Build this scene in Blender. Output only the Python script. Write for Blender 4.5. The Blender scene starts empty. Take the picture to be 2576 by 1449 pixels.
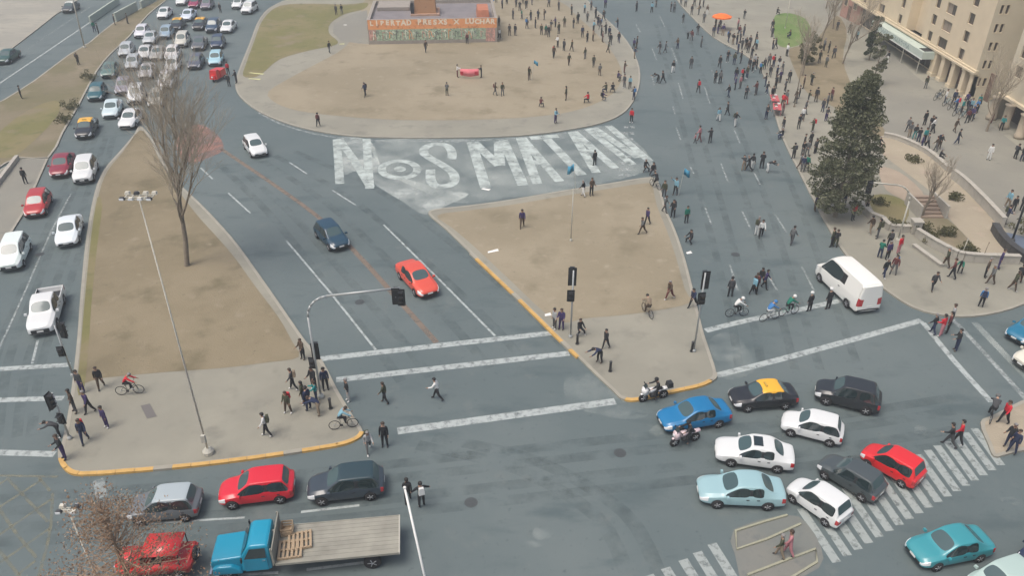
import bpy, bmesh, math, random
from mathutils import Vector, Matrix, Quaternion
random.seed(7)
R = math.radians
scene = bpy.context.scene
C = scene.collection

# ------------------------------------------------------------------ camera, sky, sun, exposure
CAM_H, CAM_PITCH, CAM_F = 31.7, 31.9, 1993.0        # metres, degrees below the horizon, focal length per 2576 px of width
cam_data = bpy.data.cameras.new('camera')
cam_data.sensor_width = 36.0
cam_data.lens = 36.0 * CAM_F / 2576.0
cam_data.clip_end = 3000.0
cam = bpy.data.objects.new('camera', cam_data)
cam.location = (0, 0, CAM_H)
cam.rotation_euler = (R(90 - CAM_PITCH), 0, 0)
C.objects.link(cam)
scene.camera = cam

SUN_EL, SUN_AZ = 66.0, 232.0
world = bpy.data.worlds.new('World'); scene.world = world; world.use_nodes = True
wn = world.node_tree.nodes; wl = world.node_tree.links
sky = wn.new('ShaderNodeTexSky'); sky.sky_type = 'NISHITA'; sky.sun_disc = False
sky.sun_elevation = R(SUN_EL); sky.sun_rotation = R(SUN_AZ)
sky.air_density = 1.0; sky.dust_density = 7.0; sky.ozone_density = 1.0
bg = wn['Background']; bg.inputs['Strength'].default_value = 0.13
wl.new(sky.outputs['Color'], bg.inputs['Color'])
sun_data = bpy.data.lights.new('sun', 'SUN'); sun_data.energy = 1.25; sun_data.angle = R(28); sun_data.color = (1.0, 0.97, 0.93)
sun = bpy.data.objects.new('sun', sun_data); C.objects.link(sun)
_a = R(SUN_AZ); _e = R(SUN_EL)
_d = Vector((math.sin(_a) * math.cos(_e), math.cos(_a) * math.cos(_e), math.sin(_e)))     # towards the sun
sun.rotation_euler = _d.to_track_quat('Z', 'Y').to_euler(); sun.location = (0, 0, 80)
vs = scene.view_settings
vs.view_transform = 'Standard'; vs.look = 'None'; vs.exposure = 0.28; vs.gamma = 1.0; vs.use_curve_mapping = False

# ------------------------------------------------------------------ measuring the place from the camera
_c, _s = math.cos(R(CAM_PITCH)), math.sin(R(CAM_PITCH))
def G(x, y, z=0.0):
    a, b = x - 1288.0, 724.5 - y
    d = Vector((a, CAM_F * _c + b * _s, -CAM_F * _s + b * _c))
    k = (z - CAM_H) / d.z
    return Vector((d.x * k, d.y * k, z))
def ray_at_y(x, y, Y):
    a, b = x - 1288.0, 724.5 - y
    d = Vector((a, CAM_F * _c + b * _s, -CAM_F * _s + b * _c))
    k = Y / d.y
    return Vector((d.x * k, Y, CAM_H + d.z * k))

# ------------------------------------------------------------------ tagging
def tag(o, label=None, cat=None, group=None, kind=None):
    if label: o['label'] = label
    if cat: o['category'] = cat
    if group: o['group'] = group
    if kind: o['kind'] = kind
    return o
def empty(name, loc=(0, 0, 0), rz=0.0):
    o = bpy.data.objects.new(name, None); C.objects.link(o); o.location = loc; o.rotation_euler = (0, 0, rz)
    o.empty_display_size = 0.2
    return o

class MB:
    """collects shapes, then becomes one mesh object"""
    def __init__(s): s.v = []; s.f = []; s.m = []
    def add(s, vs_, fs_, mi=0):
        o = len(s.v); s.v += [tuple(p) for p in vs_]
        s.f += [tuple(i + o for i in f) for f in fs_]; s.m += [mi] * len(fs_)
        return s
    def box(s, c, d, rz=0.0, mi=0, top=1.0):
        x, y, z = d[0] / 2, d[1] / 2, d[2] / 2
        ps = [(-x, -y, -z), (x, -y, -z), (x, y, -z), (-x, y, -z), (-x * top, -y * top, z), (x * top, -y * top, z), (x * top, y * top, z), (-x * top, y * top, z)]
        ca, sa = math.cos(rz), math.sin(rz)
        ps = [(c[0] + p[0] * ca - p[1] * sa, c[1] + p[0] * sa + p[1] * ca, c[2] + p[2]) for p in ps]
        return s.add(ps, [(0, 3, 2, 1), (4, 5, 6, 7), (0, 1, 5, 4), (1, 2, 6, 5), (2, 3, 7, 6), (3, 0, 4, 7)], mi)
    def tube(s, p0, p1, r0, r1=None, n=8, mi=0, cap=True):
        r1 = r0 if r1 is None else r1
        p0, p1 = Vector(p0), Vector(p1); d = (p1 - p0)
        if d.length < 1e-6: return s
        q = d.to_track_quat('Z', 'Y'); ps = []
        for p, r in ((p0, r0), (p1, r1)):
            for i in range(n):
                a = 2 * math.pi * i / n; ps.append(p + q @ Vector((r * math.cos(a), r * math.sin(a), 0)))
        fs = [(i, (i + 1) % n, n + (i + 1) % n, n + i) for i in range(n)]
        if cap: fs += [tuple(range(n - 1, -1, -1)), tuple(range(n, 2 * n))]
        return s.add(ps, fs, mi)
    def path(s, pts, r, n=8, mi=0):
        for a, b in zip(pts, pts[1:]): s.tube(a, b, r, r, n, mi)
        return s
    def lathe(s, prof, c=(0, 0, 0), axis='Z', n=16, mi=0):
        """prof: (radius, height) pairs"""
        ps = []
        for r, h in prof:
            for i in range(n):
                a = 2 * math.pi * i / n; x, y = r * math.cos(a), r * math.sin(a)
                p = (x, y, h) if axis == 'Z' else ((x, h, y) if axis == 'Y' else (h, x, y))
                ps.append((c[0] + p[0], c[1] + p[1], c[2] + p[2]))
        fs = []
        for k in range(len(prof) - 1):
            for i in range(n):
                fs.append((k * n + i, k * n + (i + 1) % n, (k + 1) * n + (i + 1) % n, (k + 1) * n + i))
        fs += [tuple(range(n - 1, -1, -1)), tuple(range((len(prof) - 1) * n, len(prof) * n))]
        return s.add(ps, fs, mi)
    def prism(s, poly, z0, z1, mi=0, bottom=False):
        n = len(poly); ps = [(p[0], p[1], z0) for p in poly] + [(p[0], p[1], z1) for p in poly]
        a = sum(poly[i][0] * poly[(i + 1) % n][1] - poly[(i + 1) % n][0] * poly[i][1] for i in range(n))
        if a < 0:
            poly = list(reversed(poly)); ps = [(p[0], p[1], z0) for p in poly] + [(p[0], p[1], z1) for p in poly]
        fs = [(i, (i + 1) % n, n + (i + 1) % n, n + i) for i in range(n)] + [tuple(range(n, 2 * n))]
        if bottom: fs.append(tuple(range(n - 1, -1, -1)))
        return s.add(ps, fs, mi)
    def sheet(s, poly, z, mi=0):
        n = len(poly)
        a = sum(poly[i][0] * poly[(i + 1) % n][1] - poly[(i + 1) % n][0] * poly[i][1] for i in range(n))
        if a < 0: poly = list(reversed(poly))
        return s.add([(p[0], p[1], z) for p in poly], [tuple(range(n))], mi)
    def strip(s, pts, w, z, h=0.0, mi=0, closed=False):
        """flat band (h = 0) or low wall (h > 0) along a line on the ground"""
        pts = [Vector((p[0], p[1])) for p in pts]; n = len(pts); L_, R_ = [], []
        for i in range(n):
            if closed: a, b = pts[i - 1], pts[(i + 1) % n]
            else: a, b = pts[max(0, i - 1)], pts[min(n - 1, i + 1)]
            d = (b - a).normalized(); nrm = Vector((-d.y, d.x)) * w / 2
            L_.append(pts[i] + nrm); R_.append(pts[i] - nrm)
        m = n if closed else n - 1
        if h == 0:
            ps = [(p.x, p.y, z) for p in L_] + [(p.x, p.y, z) for p in R_]
            return s.add(ps, [(n + i, n + (i + 1) % n, (i + 1) % n, i) for i in range(m)], mi)
        ps = [(p.x, p.y, zz) for zz in (z, z + h) for q in (L_, R_) for p in q]
        fs = []
        for i in range(m):
            j = (i + 1) % n
            fs += [(3 * n + i, 3 * n + j, 2 * n + j, 2 * n + i), (i, 2 * n + i, 2 * n + j, j), (n + j, 3 * n + j, 3 * n + i, n + i)]
        if not closed: fs += [(0, n, 3 * n, 2 * n), (n - 1, 3 * n - 1, 4 * n - 1, 2 * n - 1)]
        return s.add(ps, fs, mi)
    def mesh(s, name, mats, smooth=False):
        me = bpy.data.meshes.new(name); me.from_pydata(s.v, [], s.f); me.update()
        for m in (mats if isinstance(mats, (list, tuple)) else [mats]): me.materials.append(m)
        if any(s.m): me.polygons.foreach_set('material_index', s.m)
        if smooth: me.polygons.foreach_set('use_smooth', [True] * len(me.polygons))
        return me
    def build(s, name, mats, parent=None, smooth=False):
        o = bpy.data.objects.new(name, s.mesh(name, mats, smooth)); C.objects.link(o)
        if parent: o.parent = parent
        return o
def place_mesh(name, me, parent=None, loc=(0, 0, 0), rot=(0, 0, 0), sc=None):
    o = bpy.data.objects.new(name, me); C.objects.link(o); o.location = loc; o.rotation_euler = rot
    if sc is not None: o.scale = sc if isinstance(sc, (tuple, list)) else (sc, sc, sc)
    if parent: o.parent = parent
    return o
def copy_tree(o, parent=None):
    c = o.copy(); C.objects.link(c)
    if parent: c.parent = parent
    for ch in KIDS.get(o.name, o.children): copy_tree(ch, c)
    return c
KIDS = {}

# ------------------------------------------------------------------ materials
def _mat(name):
    m = bpy.data.materials.new(name); m.use_nodes = True
    return m, m.node_tree.nodes, m.node_tree.links, m.node_tree.nodes['Principled BSDF']
def flat(name, col, rough=0.6, metal=0.0, spec=0.5, coat=0.0, noise=0.0, scale=8.0):
    m, n, l, b = _mat(name)
    b.inputs['Base Color'].default_value = (*col, 1); b.inputs['Roughness'].default_value = rough
    b.inputs['Metallic'].default_value = metal; b.inputs['Specular IOR Level'].default_value = spec
    if coat: b.inputs['Coat Weight'].default_value = coat; b.inputs['Coat Roughness'].default_value = 0.08
    if noise:
        t = n.new('ShaderNodeTexCoord'); nz = n.new('ShaderNodeTexNoise'); nz.inputs['Scale'].default_value = scale; nz.inputs['Detail'].default_value = 4
        mx = n.new('ShaderNodeMix'); mx.data_type = 'RGBA'
        l.new(t.outputs['Object'], nz.inputs['Vector']); l.new(nz.outputs['Fac'], mx.inputs['Factor'])
        mx.inputs['A'].default_value = tuple(c * (1 - noise) for c in col) + (1,); mx.inputs['B'].default_value = tuple(min(1, c * (1 + noise)) for c in col) + (1,)
        l.new(mx.outputs['Result'], b.inputs['Base Color'])
    return m
def ground_mat(name, cols, scales, rough=0.9, bump=0.0, bscale=30.0, spec=.25):
    """layered noise between several earth or paving tones; cols: list of (r,g,b), scales: noise scale of each mix"""
    m, n, l, b = _mat(name)
    b.inputs['Roughness'].default_value = rough; b.inputs['Specular IOR Level'].default_value = spec
    t = n.new('ShaderNodeTexCoord'); prev = None
    for i, c in enumerate(cols):
        if prev is None:
            rgb = n.new('ShaderNodeRGB'); rgb.outputs[0].default_value = (*c, 1); prev = rgb.outputs[0]; continue
        sc, lo, hi, st = scales[i - 1]
        nz = n.new('ShaderNodeTexNoise'); nz.inputs['Scale'].default_value = sc; nz.inputs['Detail'].default_value = 6; nz.inputs['Roughness'].default_value = 0.6
        if st != 1.0:
            mp = n.new('ShaderNodeMapping'); mp.inputs['Scale'].default_value = (1, st, 1); mp.inputs['Rotation'].default_value = (0, 0, R(-32)); l.new(t.outputs['Object'], mp.inputs['Vector']); l.new(mp.outputs['Vector'], nz.inputs['Vector'])
        else: l.new(t.outputs['Object'], nz.inputs['Vector'])
        rp = n.new('ShaderNodeMapRange'); rp.inputs['From Min'].default_value = lo; rp.inputs['From Max'].default_value = hi; rp.interpolation_type = 'SMOOTHSTEP'
        l.new(nz.outputs['Fac'], rp.inputs['Value'])
        mx = n.new('ShaderNodeMix'); mx.data_type = 'RGBA'
        l.new(rp.outputs['Result'], mx.inputs['Factor']); l.new(prev, mx.inputs['A']); mx.inputs['B'].default_value = (*c, 1)
        prev = mx.outputs['Result']
    l.new(prev, b.inputs['Base Color'])
    if bump:
        nz = n.new('ShaderNodeTexNoise'); nz.inputs['Scale'].default_value = bscale; nz.inputs['Detail'].default_value = 5
        l.new(t.outputs['Object'], nz.inputs['Vector'])
        bp = n.new('ShaderNodeBump'); bp.inputs['Strength'].default_value = bump; bp.inputs['Distance'].default_value = 0.05
        l.new(nz.outputs['Fac'], bp.inputs['Height']); l.new(bp.outputs['Normal'], b.inputs['Normal'])
    return m
def worn_paint(name, col, lo=0.35, hi=0.62, scale=1.6, strength=1.0):
    """paint that has flaked away in patches, showing what lies beneath"""
    m, n, l, b = _mat(name)
    b.inputs['Base Color'].default_value = (*col, 1); b.inputs['Roughness'].default_value = 0.8; b.inputs['Specular IOR Level'].default_value = 0.2
    t = n.new('ShaderNodeTexCoord'); nz = n.new('ShaderNodeTexNoise'); nz.inputs['Scale'].default_value = scale; nz.inputs['Detail'].default_value = 8; nz.inputs['Roughness'].default_value = 0.65
    l.new(t.outputs['Object'], nz.inputs['Vector'])
    rp = n.new('ShaderNodeMapRange'); rp.inputs['From Min'].default_value = lo; rp.inputs['From Max'].default_value = hi; rp.inputs['To Max'].default_value = strength
    l.new(nz.outputs['Fac'], rp.inputs['Value'])
    tr = n.new('ShaderNodeBsdfTransparent'); mx = n.new('ShaderNodeMixShader'); out = n['Material Output']
    l.new(rp.outputs['Result'], mx.inputs['Fac']); l.new(tr.outputs[0], mx.inputs[1]); l.new(b.outputs[0], mx.inputs[2]); l.new(mx.outputs[0], out.inputs['Surface'])
    return m
def paint_mat(name, rough=0.35):
    m, n, l, b = _mat(name)
    oi = n.new('ShaderNodeObjectInfo'); l.new(oi.outputs['Color'], b.inputs['Base Color'])
    t = n.new('ShaderNodeTexCoord'); nz = n.new('ShaderNodeTexNoise'); nz.inputs['Scale'].default_value = 3.0; nz.inputs['Detail'].default_value = 4
    l.new(t.outputs['Object'], nz.inputs['Vector'])
    rp = n.new('ShaderNodeMapRange'); rp.inputs['To Min'].default_value = rough - 0.08; rp.inputs['To Max'].default_value = rough + 0.12
    l.new(nz.outputs['Fac'], rp.inputs['Value']); l.new(rp.outputs['Result'], b.inputs['Roughness'])
    b.inputs['Coat Weight'].default_value = 0.5; b.inputs['Coat Roughness'].default_value = 0.1
    return m
M = {}
M['asphalt'] = ground_mat('asphalt', [(.103, .134, .136), (.130, .160, .159), (.080, .109, .113), (.140, .164, .158), (.076, .099, .102)],
    [(0.055, .40, .66, 1), (0.16, .52, .72, 2.5), (0.5, .56, .80, 1), (2.6, .58, .78, 1)], rough=.66, bump=0.25, bscale=40, spec=.4)
M['pavement'] = ground_mat('pavement', [(.250, .243, .200), (.292, .282, .230), (.208, .203, .170), (.262, .246, .198)], [(0.12, .4, .65, 1), (0.5, .52, .75, 1), (3.0, .55, .8, 1)], bump=0.2, bscale=20)
M['plaza_paving'] = ground_mat('plaza_paving', [(.225, .220, .190), (.262, .255, .215), (.19, .19, .168)], [(0.1, .4, .65, 1), (0.8, .55, .78, 1)], bump=0.2, bscale=20)
M['dirt'] = ground_mat('dirt', [(.195, .164, .104), (.242, .204, .135), (.148, .127, .078), (.270, .230, .162), (.130, .113, .072)], [(0.07, .4, .62, 1), (0.25, .5, .74, 1), (0.9, .55, .8, 1), (3.5, .6, .8, 1)], bump=0.5, bscale=9)
M['dirt_mid'] = ground_mat('dirt_mid', [(.255, .220, .152), (.305, .264, .188), (.200, .174, .116), (.330, .288, .212), (.168, .147, .10)], [(0.07, .4, .62, 1), (0.25, .5, .74, 1), (0.9, .55, .8, 1), (3.5, .6, .8, 1)], bump=0.5, bscale=9)
M['dirt_pale'] = ground_mat('dirt_pale', [(.36, .315, .235), (.31, .27, .205), (.41, .355, .27), (.36, .285, .225)], [(0.15, .4, .65, 1), (0.6, .5, .75, 1), (0.3, .56, .7, 1)], bump=0.5, bscale=9)
M['dry_grass'] = ground_mat('dry_grass', [(.178, .170, .070), (.220, .190, .100), (.140, .145, .060), (.225, .190, .12)], [(0.12, .4, .62, 1), (0.5, .5, .75, 1), (0.22, .55, .68, 1)], bump=0.8, bscale=25)
M['lawn'] = ground_mat('lawn', [(.125, .205, .055), (.17, .225, .085), (.095, .15, .045)], [(0.25, .4, .65, 1), (1.5, .5, .75, 1)], bump=0.8, bscale=25)
M['verge'] = ground_mat('verge', [(.205, .176, .118), (.168, .152, .088), (.238, .202, .140), (.155, .142, .10)], [(0.1, .42, .6, 1), (0.3, .5, .7, 1), (0.8, .55, .8, 1)], bump=0.7, bscale=15)
M['river_bank'] = ground_mat('river_bank', [(.30, .29, .25), (.36, .345, .29), (.235, .225, .20)], [(0.1, .4, .65, 2.0), (0.4, .5, .75, 3.0)], bump=0.6, bscale=10)
M['concrete'] = flat('concrete', (.40, .38, .33), .85, noise=.18, scale=2.5)
M['kerb'] = flat('kerb', (.31, .295, .245), .85, noise=.2, scale=1.2)
M['kerb_yellow'] = flat('kerb_yellow', (.53, .33, .105), .7, noise=.3, scale=2.0)
M['white_paint'] = worn_paint('white_paint', (.42, .465, .455), .20, .54, 2.2, .90)
M['white_paint_dull'] = worn_paint('white_paint_dull', (.40, .44, .43), .30, .62, 2.2, .8)
M['zebra_paint'] = worn_paint('zebra_paint', (.36, .40, .385), .22, .5, 2.6, .85)
M['letter_paint'] = worn_paint('letter_paint', (.50, .565, .54), .22, .60, .8, .90)
M['dust'] = worn_paint('dust', (.80, .86, .81), .34, .72, .30, .52)
M['soil_dust'] = worn_paint('soil_dust', (.60, .53, .40), .40, .72, .28, .5)
M['dust_soft'] = worn_paint('dust_soft', (.72, .78, .73), .34, .80, .22, .42)
M['tyre_track'] = worn_paint('tyre_track', (.085, .110, .115), .42, .80, .6, .40)
M['tar'] = worn_paint('tar_patch', (.065, .083, .09), .15, .5, .8, .75)
M['crack'] = worn_paint('crack_fill', (.04, .05, .055), .3, .55, 1.5, .85)
M['dust_faint'] = worn_paint('dust_faint', (.60, .66, .62), .42, .9, .5, .32)
M['brown_paint'] = worn_paint('brown_paint', (.24, .19, .15), .15, .5, 1.6, .75)
M['red_paint'] = worn_paint('red_paint', (.36, .20, .16), .25, .6, .5, .8)
M['yellow_paint'] = worn_paint('yellow_paint', (.27, .265, .19), .32, .68, 2.4, .7)
M['paint'] = paint_mat('car_paint')
M['glass'] = flat('tinted_glass', (.018, .030, .032), .06, spec=.9, coat=.3)
M['screen'] = flat('windscreen_sky_tone', (.060, .100, .106), .07, spec=.55, coat=.0)  # lighter than the side glass: sky reflection painted into the base colour
M['tyre'] = flat('tyre_rubber', (.018, .018, .02), .85)
M['rim'] = flat('wheel_rim', (.42, .43, .44), .35, .7)
M['black'] = flat('black_plastic', (.018, .02, .022), .55)
M['headlight'] = flat('headlight_glass', (.78, .80, .80), .12, spec=.9, coat=.6)
M['taillight'] = flat('taillight_glass', (.42, .02, .025), .2, spec=.8, coat=.5)
M['chrome'] = flat('chrome', (.62, .63, .64), .18, 1.0)
M['plate'] = flat('number_plate', (.72, .73, .70), .5)
M['steel'] = flat('galvanised_steel', (.42, .44, .43), .45, .4, noise=.12, scale=3)
M['steel_pale'] = flat('pale_painted_steel', (.44, .43, .37), .6, noise=.12, scale=3)
M['steel_dark'] = flat('dark_painted_steel', (.05, .052, .055), .5)
M['wood'] = flat('raw_timber', (.36, .27, .175), .8, noise=.25, scale=12)
M['bed'] = flat('worn_bed_boards', (.275, .268, .225), .9, noise=.45, scale=.9)
M['lens_off'] = flat('signal_lens', (.05, .045, .04), .25)
M['bark'] = flat('bark', (.22, .185, .14), .9, noise=.3, scale=6)
M['warm_twig'] = flat('warm_brown_twig', (.34, .235, .155), .9, noise=.25, scale=4)
M['twig'] = flat('bare_twig', (.38, .33, .255), .9, noise=.25, scale=4)
def leaf_mat(name, c1, c2, c3):
    m, n, l, b = _mat(name); b.inputs['Roughness'].default_value = .65
    oi = n.new('ShaderNodeNewGeometry'); rp = n.new('ShaderNodeValToRGB'); l.new(oi.outputs['Random Per Island'], rp.inputs['Fac'])
    rp.color_ramp.elements[0].color = (*c1, 1); rp.color_ramp.elements[1].color = (*c3, 1); e = rp.color_ramp.elements.new(.5); e.color = (*c2, 1)
    l.new(rp.outputs['Color'], b.inputs['Base Color']); b.inputs['Specular IOR Level'].default_value = .3
    tl = n.new('ShaderNodeBsdfTranslucent'); l.new(rp.outputs['Color'], tl.inputs['Color']); mx = n.new('ShaderNodeMixShader'); mx.inputs['Fac'].default_value = .35
    l.new(b.outputs[0], mx.inputs[1]); l.new(tl.outputs[0], mx.inputs[2]); l.new(mx.outputs[0], n['Material Output'].inputs['Surface'])
    return m
M['leaf'] = leaf_mat('evergreen_leaf', (.075, .085, .045), (.135, .148, .080), (.27, .275, .18))
M['leaf_dark'] = leaf_mat('dark_leaf', (.03, .045, .018), (.05, .07, .028), (.08, .1, .04))
M['leaf_brown'] = leaf_mat('withered_leaf', (.26, .16, .10), (.36, .25, .165), (.44, .34, .245))
M['shrub'] = leaf_mat('shrub_leaf', (.07, .075, .03), (.11, .11, .045), (.16, .15, .07))

# ------------------------------------------------------------------ the ground
def smooth(pts, k=4, closed=False):
    n = len(pts); out = []
    if n < 3: return [Vector(p) for p in pts]
    rng = range(n) if closed else range(n - 1)
    for i in rng:
        g = (lambda j: pts[j % n]) if closed else (lambda j: pts[min(max(j, 0), n - 1)])
        p0, p1, p2, p3 = (Vector(g(j)) for j in (i - 1, i, i + 1, i + 2))
        for s in range(k):
            t = s / k
            out.append(0.5 * ((2 * p1) + (p2 - p0) * t + (2 * p0 - 5 * p1 + 4 * p2 - p3) * t * t + (3 * p1 - p0 - 3 * p2 + p3) * t ** 3))
    if not closed: out.append(Vector(pts[-1]))
    return out
def W(pts, k=1, closed=False, z=0.0):
    w = [G(p[0], p[1], z) for p in pts]
    return smooth(w, k, closed) if k > 1 else w
KERB = 0.13
def offset_in(poly, d):
    n = len(poly); a = sum(poly[i][0] * poly[(i + 1) % n][1] - poly[(i + 1) % n][0] * poly[i][1] for i in range(n)); sg = 1 if a > 0 else -1; out = []
    for i in range(n):
        u = (Vector(poly[(i + 1) % n][:2]) - Vector(poly[i - 1][:2])).normalized(); out.append(Vector((poly[i][0] - sg * u.y * d, poly[i][1] + sg * u.x * d)))
    return out
ISLANDS = []
def inside(poly, x, y):
    c = False; n = len(poly); j = n - 1
    for i in range(n):
        xi, yi, xj, yj = poly[i][0], poly[i][1], poly[j][0], poly[j][1]
        if (yi > y) != (yj > y) and x < (xj - xi) * (y - yi) / (yj - yi) + xi: c = not c
        j = i
    return c
def gz(x, y):
    return KERB if any(inside(p, x, y) for p in ISLANDS) else 0.0
def on(px, py):
    p = G(px, py)
    z = gz(p.x, p.y)
    return G(px, py, z) if z else p

road = MB().sheet([(-420, -150), (420, -150), (420, 620), (-420, 620)], 0.0).build('road', M['asphalt'])
tag(road, 'wide grey asphalt roads around the traffic islands', kind='structure')

def island(name, pts, label, mat, k=3, kerb='kerb', kw=0.22):
    poly = W(pts, k, True); ISLANDS.append(poly)
    o = MB().prism(offset_in(poly, 0.04), -0.02, KERB - 0.012).build(name, mat); tag(o, label, kind='structure')
    MB().strip(offset_in(poly, kw / 2), kw, 0.0, KERB, closed=True).build('kerb', M[kerb], o)
    return o, poly
def patch(name, pts, mat, parent, z=KERB, k=3, mound=0.0):
    poly = W(pts, k, True)
    if mound <= 0: return MB().sheet(poly, z).build(name, mat, parent)
    bm = bmesh.new(); vs_ = [bm.verts.new((p[0], p[1], z)) for p in poly]; bm.faces.new(vs_)
    bmesh.ops.triangulate(bm, faces=bm.faces); bmesh.ops.recalc_face_normals(bm, faces=bm.faces)
    if bm.faces and sum(f.normal.z for f in bm.faces) < 0: bmesh.ops.reverse_faces(bm, faces=bm.faces)
    me = bpy.data.meshes.new(name); bm.to_mesh(me); bm.free(); me.materials.append(mat)
    o = bpy.data.objects.new(name, me); C.objects.link(o); o.parent = parent
    return o

# --- west island with the bare tree and the floodlight mast
west_pts = [(352, 318), (338, 340), (300, 385), (262, 430), (238, 490), (218, 600), (204, 740), (196, 850), (184, 960), (170, 1060), (153, 1140), (160, 1180), (200, 1196), (300, 1191), (430, 1180), (560, 1166), (680, 1150), (780, 1135), (860, 1121), (898, 1106), (913, 1088), (890, 1052), (850, 985), (812, 912), (770, 862), (735, 812), (670, 718), (600, 620), (545, 556), (500, 510), (462, 474), (425, 430), (400, 385), (380, 345)]
west, west_poly = island('pavement_west', west_pts, 'pale concrete pavement and bare earth of the tree island', M['pavement'])
patch('earth', [(352, 330), (310, 385), (272, 432), (250, 490), (232, 600), (218, 740), (211, 850), (206, 960), (260, 955), (420, 940), (560, 930), (680, 915), (752, 902), (735, 862), (700, 800), (640, 720), (590, 650), (540, 592), (500, 548), (455, 490), (425, 445), (402, 405), (378, 355)], M['dirt'], west, mound=.06)
patch('grass_strip', [(246, 500), (230, 600), (216, 740), (206, 860), (196, 985), (212, 985), (224, 880), (232, 760), (246, 620), (258, 520)], M['dry_grass'], west, z=KERB + .004)
patch('drain_cover', [(355, 1025), (378, 1020), (396, 1052), (371, 1058)], flat('iron_cover', (.17, .16, .15), .6, .3), west, k=1, z=KERB + .004)
# --- plaza oval
plaza_pts = [(700, 8), (655, 45), (628, 110), (600, 180), (592, 215), (604, 245), (645, 278), (705, 306), (790, 330), (890, 344), (1000, 348), (1120, 348), (1240, 346), (1340, 340), (1430, 328), (1510, 312), (1562, 290), (1592, 258), (1610, 205), (1604, 155), (1578, 105), (1540, 62), (1500, 25), (1462, -12), (1380, -60), (1240, -90), (1000, -80), (820, -35)]
plaza, plaza_poly = island('pavement_plaza', plaza_pts, 'pale oval plaza pavement around the painted monument base', M['pavement'])
patch('earth', [(676, 232), (690, 258), (735, 277), (800, 288), (900, 298), (1010, 304), (1150, 304), (1300, 299), (1420, 286), (1490, 266), (1540, 238), (1562, 205), (1560, 168), (1530, 118), (1490, 76), (1450, 40), (1410, 5), (1300, -35), (1100, -40), (930, -10), (905, 60), (870, 118), (800, 160), (740, 192)], M['dirt_mid'], plaza, mound=.12)
patch('lawn', [(705, 15), (790, 10), (870, 12), (925, 8), (915, 24), (868, 36), (832, 60), (828, 84), (850, 105), (838, 116), (780, 128), (705, 150), (662, 185), (638, 196), (612, 192), (620, 160), (640, 105), (662, 50)], M['dry_grass'], plaza, z=KERB + .004)
patch('concrete_path', [(880, 38), (924, 26), (928, 112), (905, 111), (858, 104), (838, 84), (840, 62)], M['plaza_paving'], plaza, z=KERB + .008, k=1)
# --- middle island
mid_pts = [(1078, 540), (1100, 528), (1180, 519), (1280, 505), (1420, 481), (1540, 462), (1620, 449), (1650, 452), (1662, 480), (1676, 530), (1698, 580), (1722, 650), (1745, 740), (1768, 835), (1786, 890), (1800, 935), (1797, 955), (1762, 973), (1700, 987), (1630, 1003), (1590, 1010), (1562, 1006), (1540, 985), (1500, 948), (1455, 903), (1400, 850), (1340, 790), (1270, 722), (1180, 636), (1120, 578)]
mid, mid_poly = island('pavement_middle', mid_pts, 'pale pavement and bare earth of the middle traffic island', M['pavement'])
patch('earth', [(1100, 545), (1180, 532), (1280, 519), (1420, 495), (1540, 476), (1618, 464), (1640, 470), (1652, 520), (1676, 580), (1700, 650), (1722, 730), (1735, 765), (1650, 785), (1560, 797), (1470, 805), (1420, 815), (1370, 790), (1290, 715), (1200, 630), (1140, 578)], M['dirt_mid'], mid, mound=.05)
# --- east pavement with the buildings
east_pts = [(1690, -60), (1700, -5), (1745, 48), (1795, 95), (1855, 128), (1900, 160), (1928, 208), (1943, 270), (1966, 345), (2002, 420), (2058, 530), (2108, 618), (2160, 682), (2215, 724), (2295, 776), (2385, 798), (2480, 795), (2580, 766), (2700, 700), (2900, 560), (3100, 300), (3000, -80), (2300, -140)]
east, east_poly = island('pavement_east', east_pts, 'broad pale pavement in front of the cream buildings', M['pavement'])
patch('plaza_floor', [(2230, 130), (2300, 190), (2380, 250), (2470, 300), (2560, 370), (2700, 460), (2740, 640), (2590, 660), (2520, 560), (2440, 480), (2360, 408), (2250, 350), (2205, 300), (2210, 200)], M['plaza_paving'], east, k=2)
patch('lawn', [(1950, 40), (1985, 34), (2022, 46), (2038, 70), (2036, 98), (2005, 116), (1968, 120), (1952, 104), (1945, 72)], M['lawn'], east, mound=.08)
patch('dry_lawn', [(2040, 172), (2066, 168), (2092, 188), (2090, 226), (2070, 244), (2046, 226), (2036, 200)], M['dry_grass'], east, mound=.06)
patch('tree_soil', [(1985, 125), (2040, 112), (2070, 80), (2105, 40), (2130, 80), (2120, 150), (2150, 230), (2225, 330), (2180, 345), (2095, 270), (2030, 235), (2000, 180)], M['dirt'], east, k=3, z=KERB + .004)
# --- south-east corner pavement
se, se_poly = island('pavement_corner', [(2465, 1066), (2500, 1047), (2600, 1000), (2700, 990), (2700, 1120), (2600, 1132), (2535, 1146), (2500, 1152), (2484, 1120)], 'pale corner pavement beside the zebra crossing', M['dirt_pale'], kerb='kerb')
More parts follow.
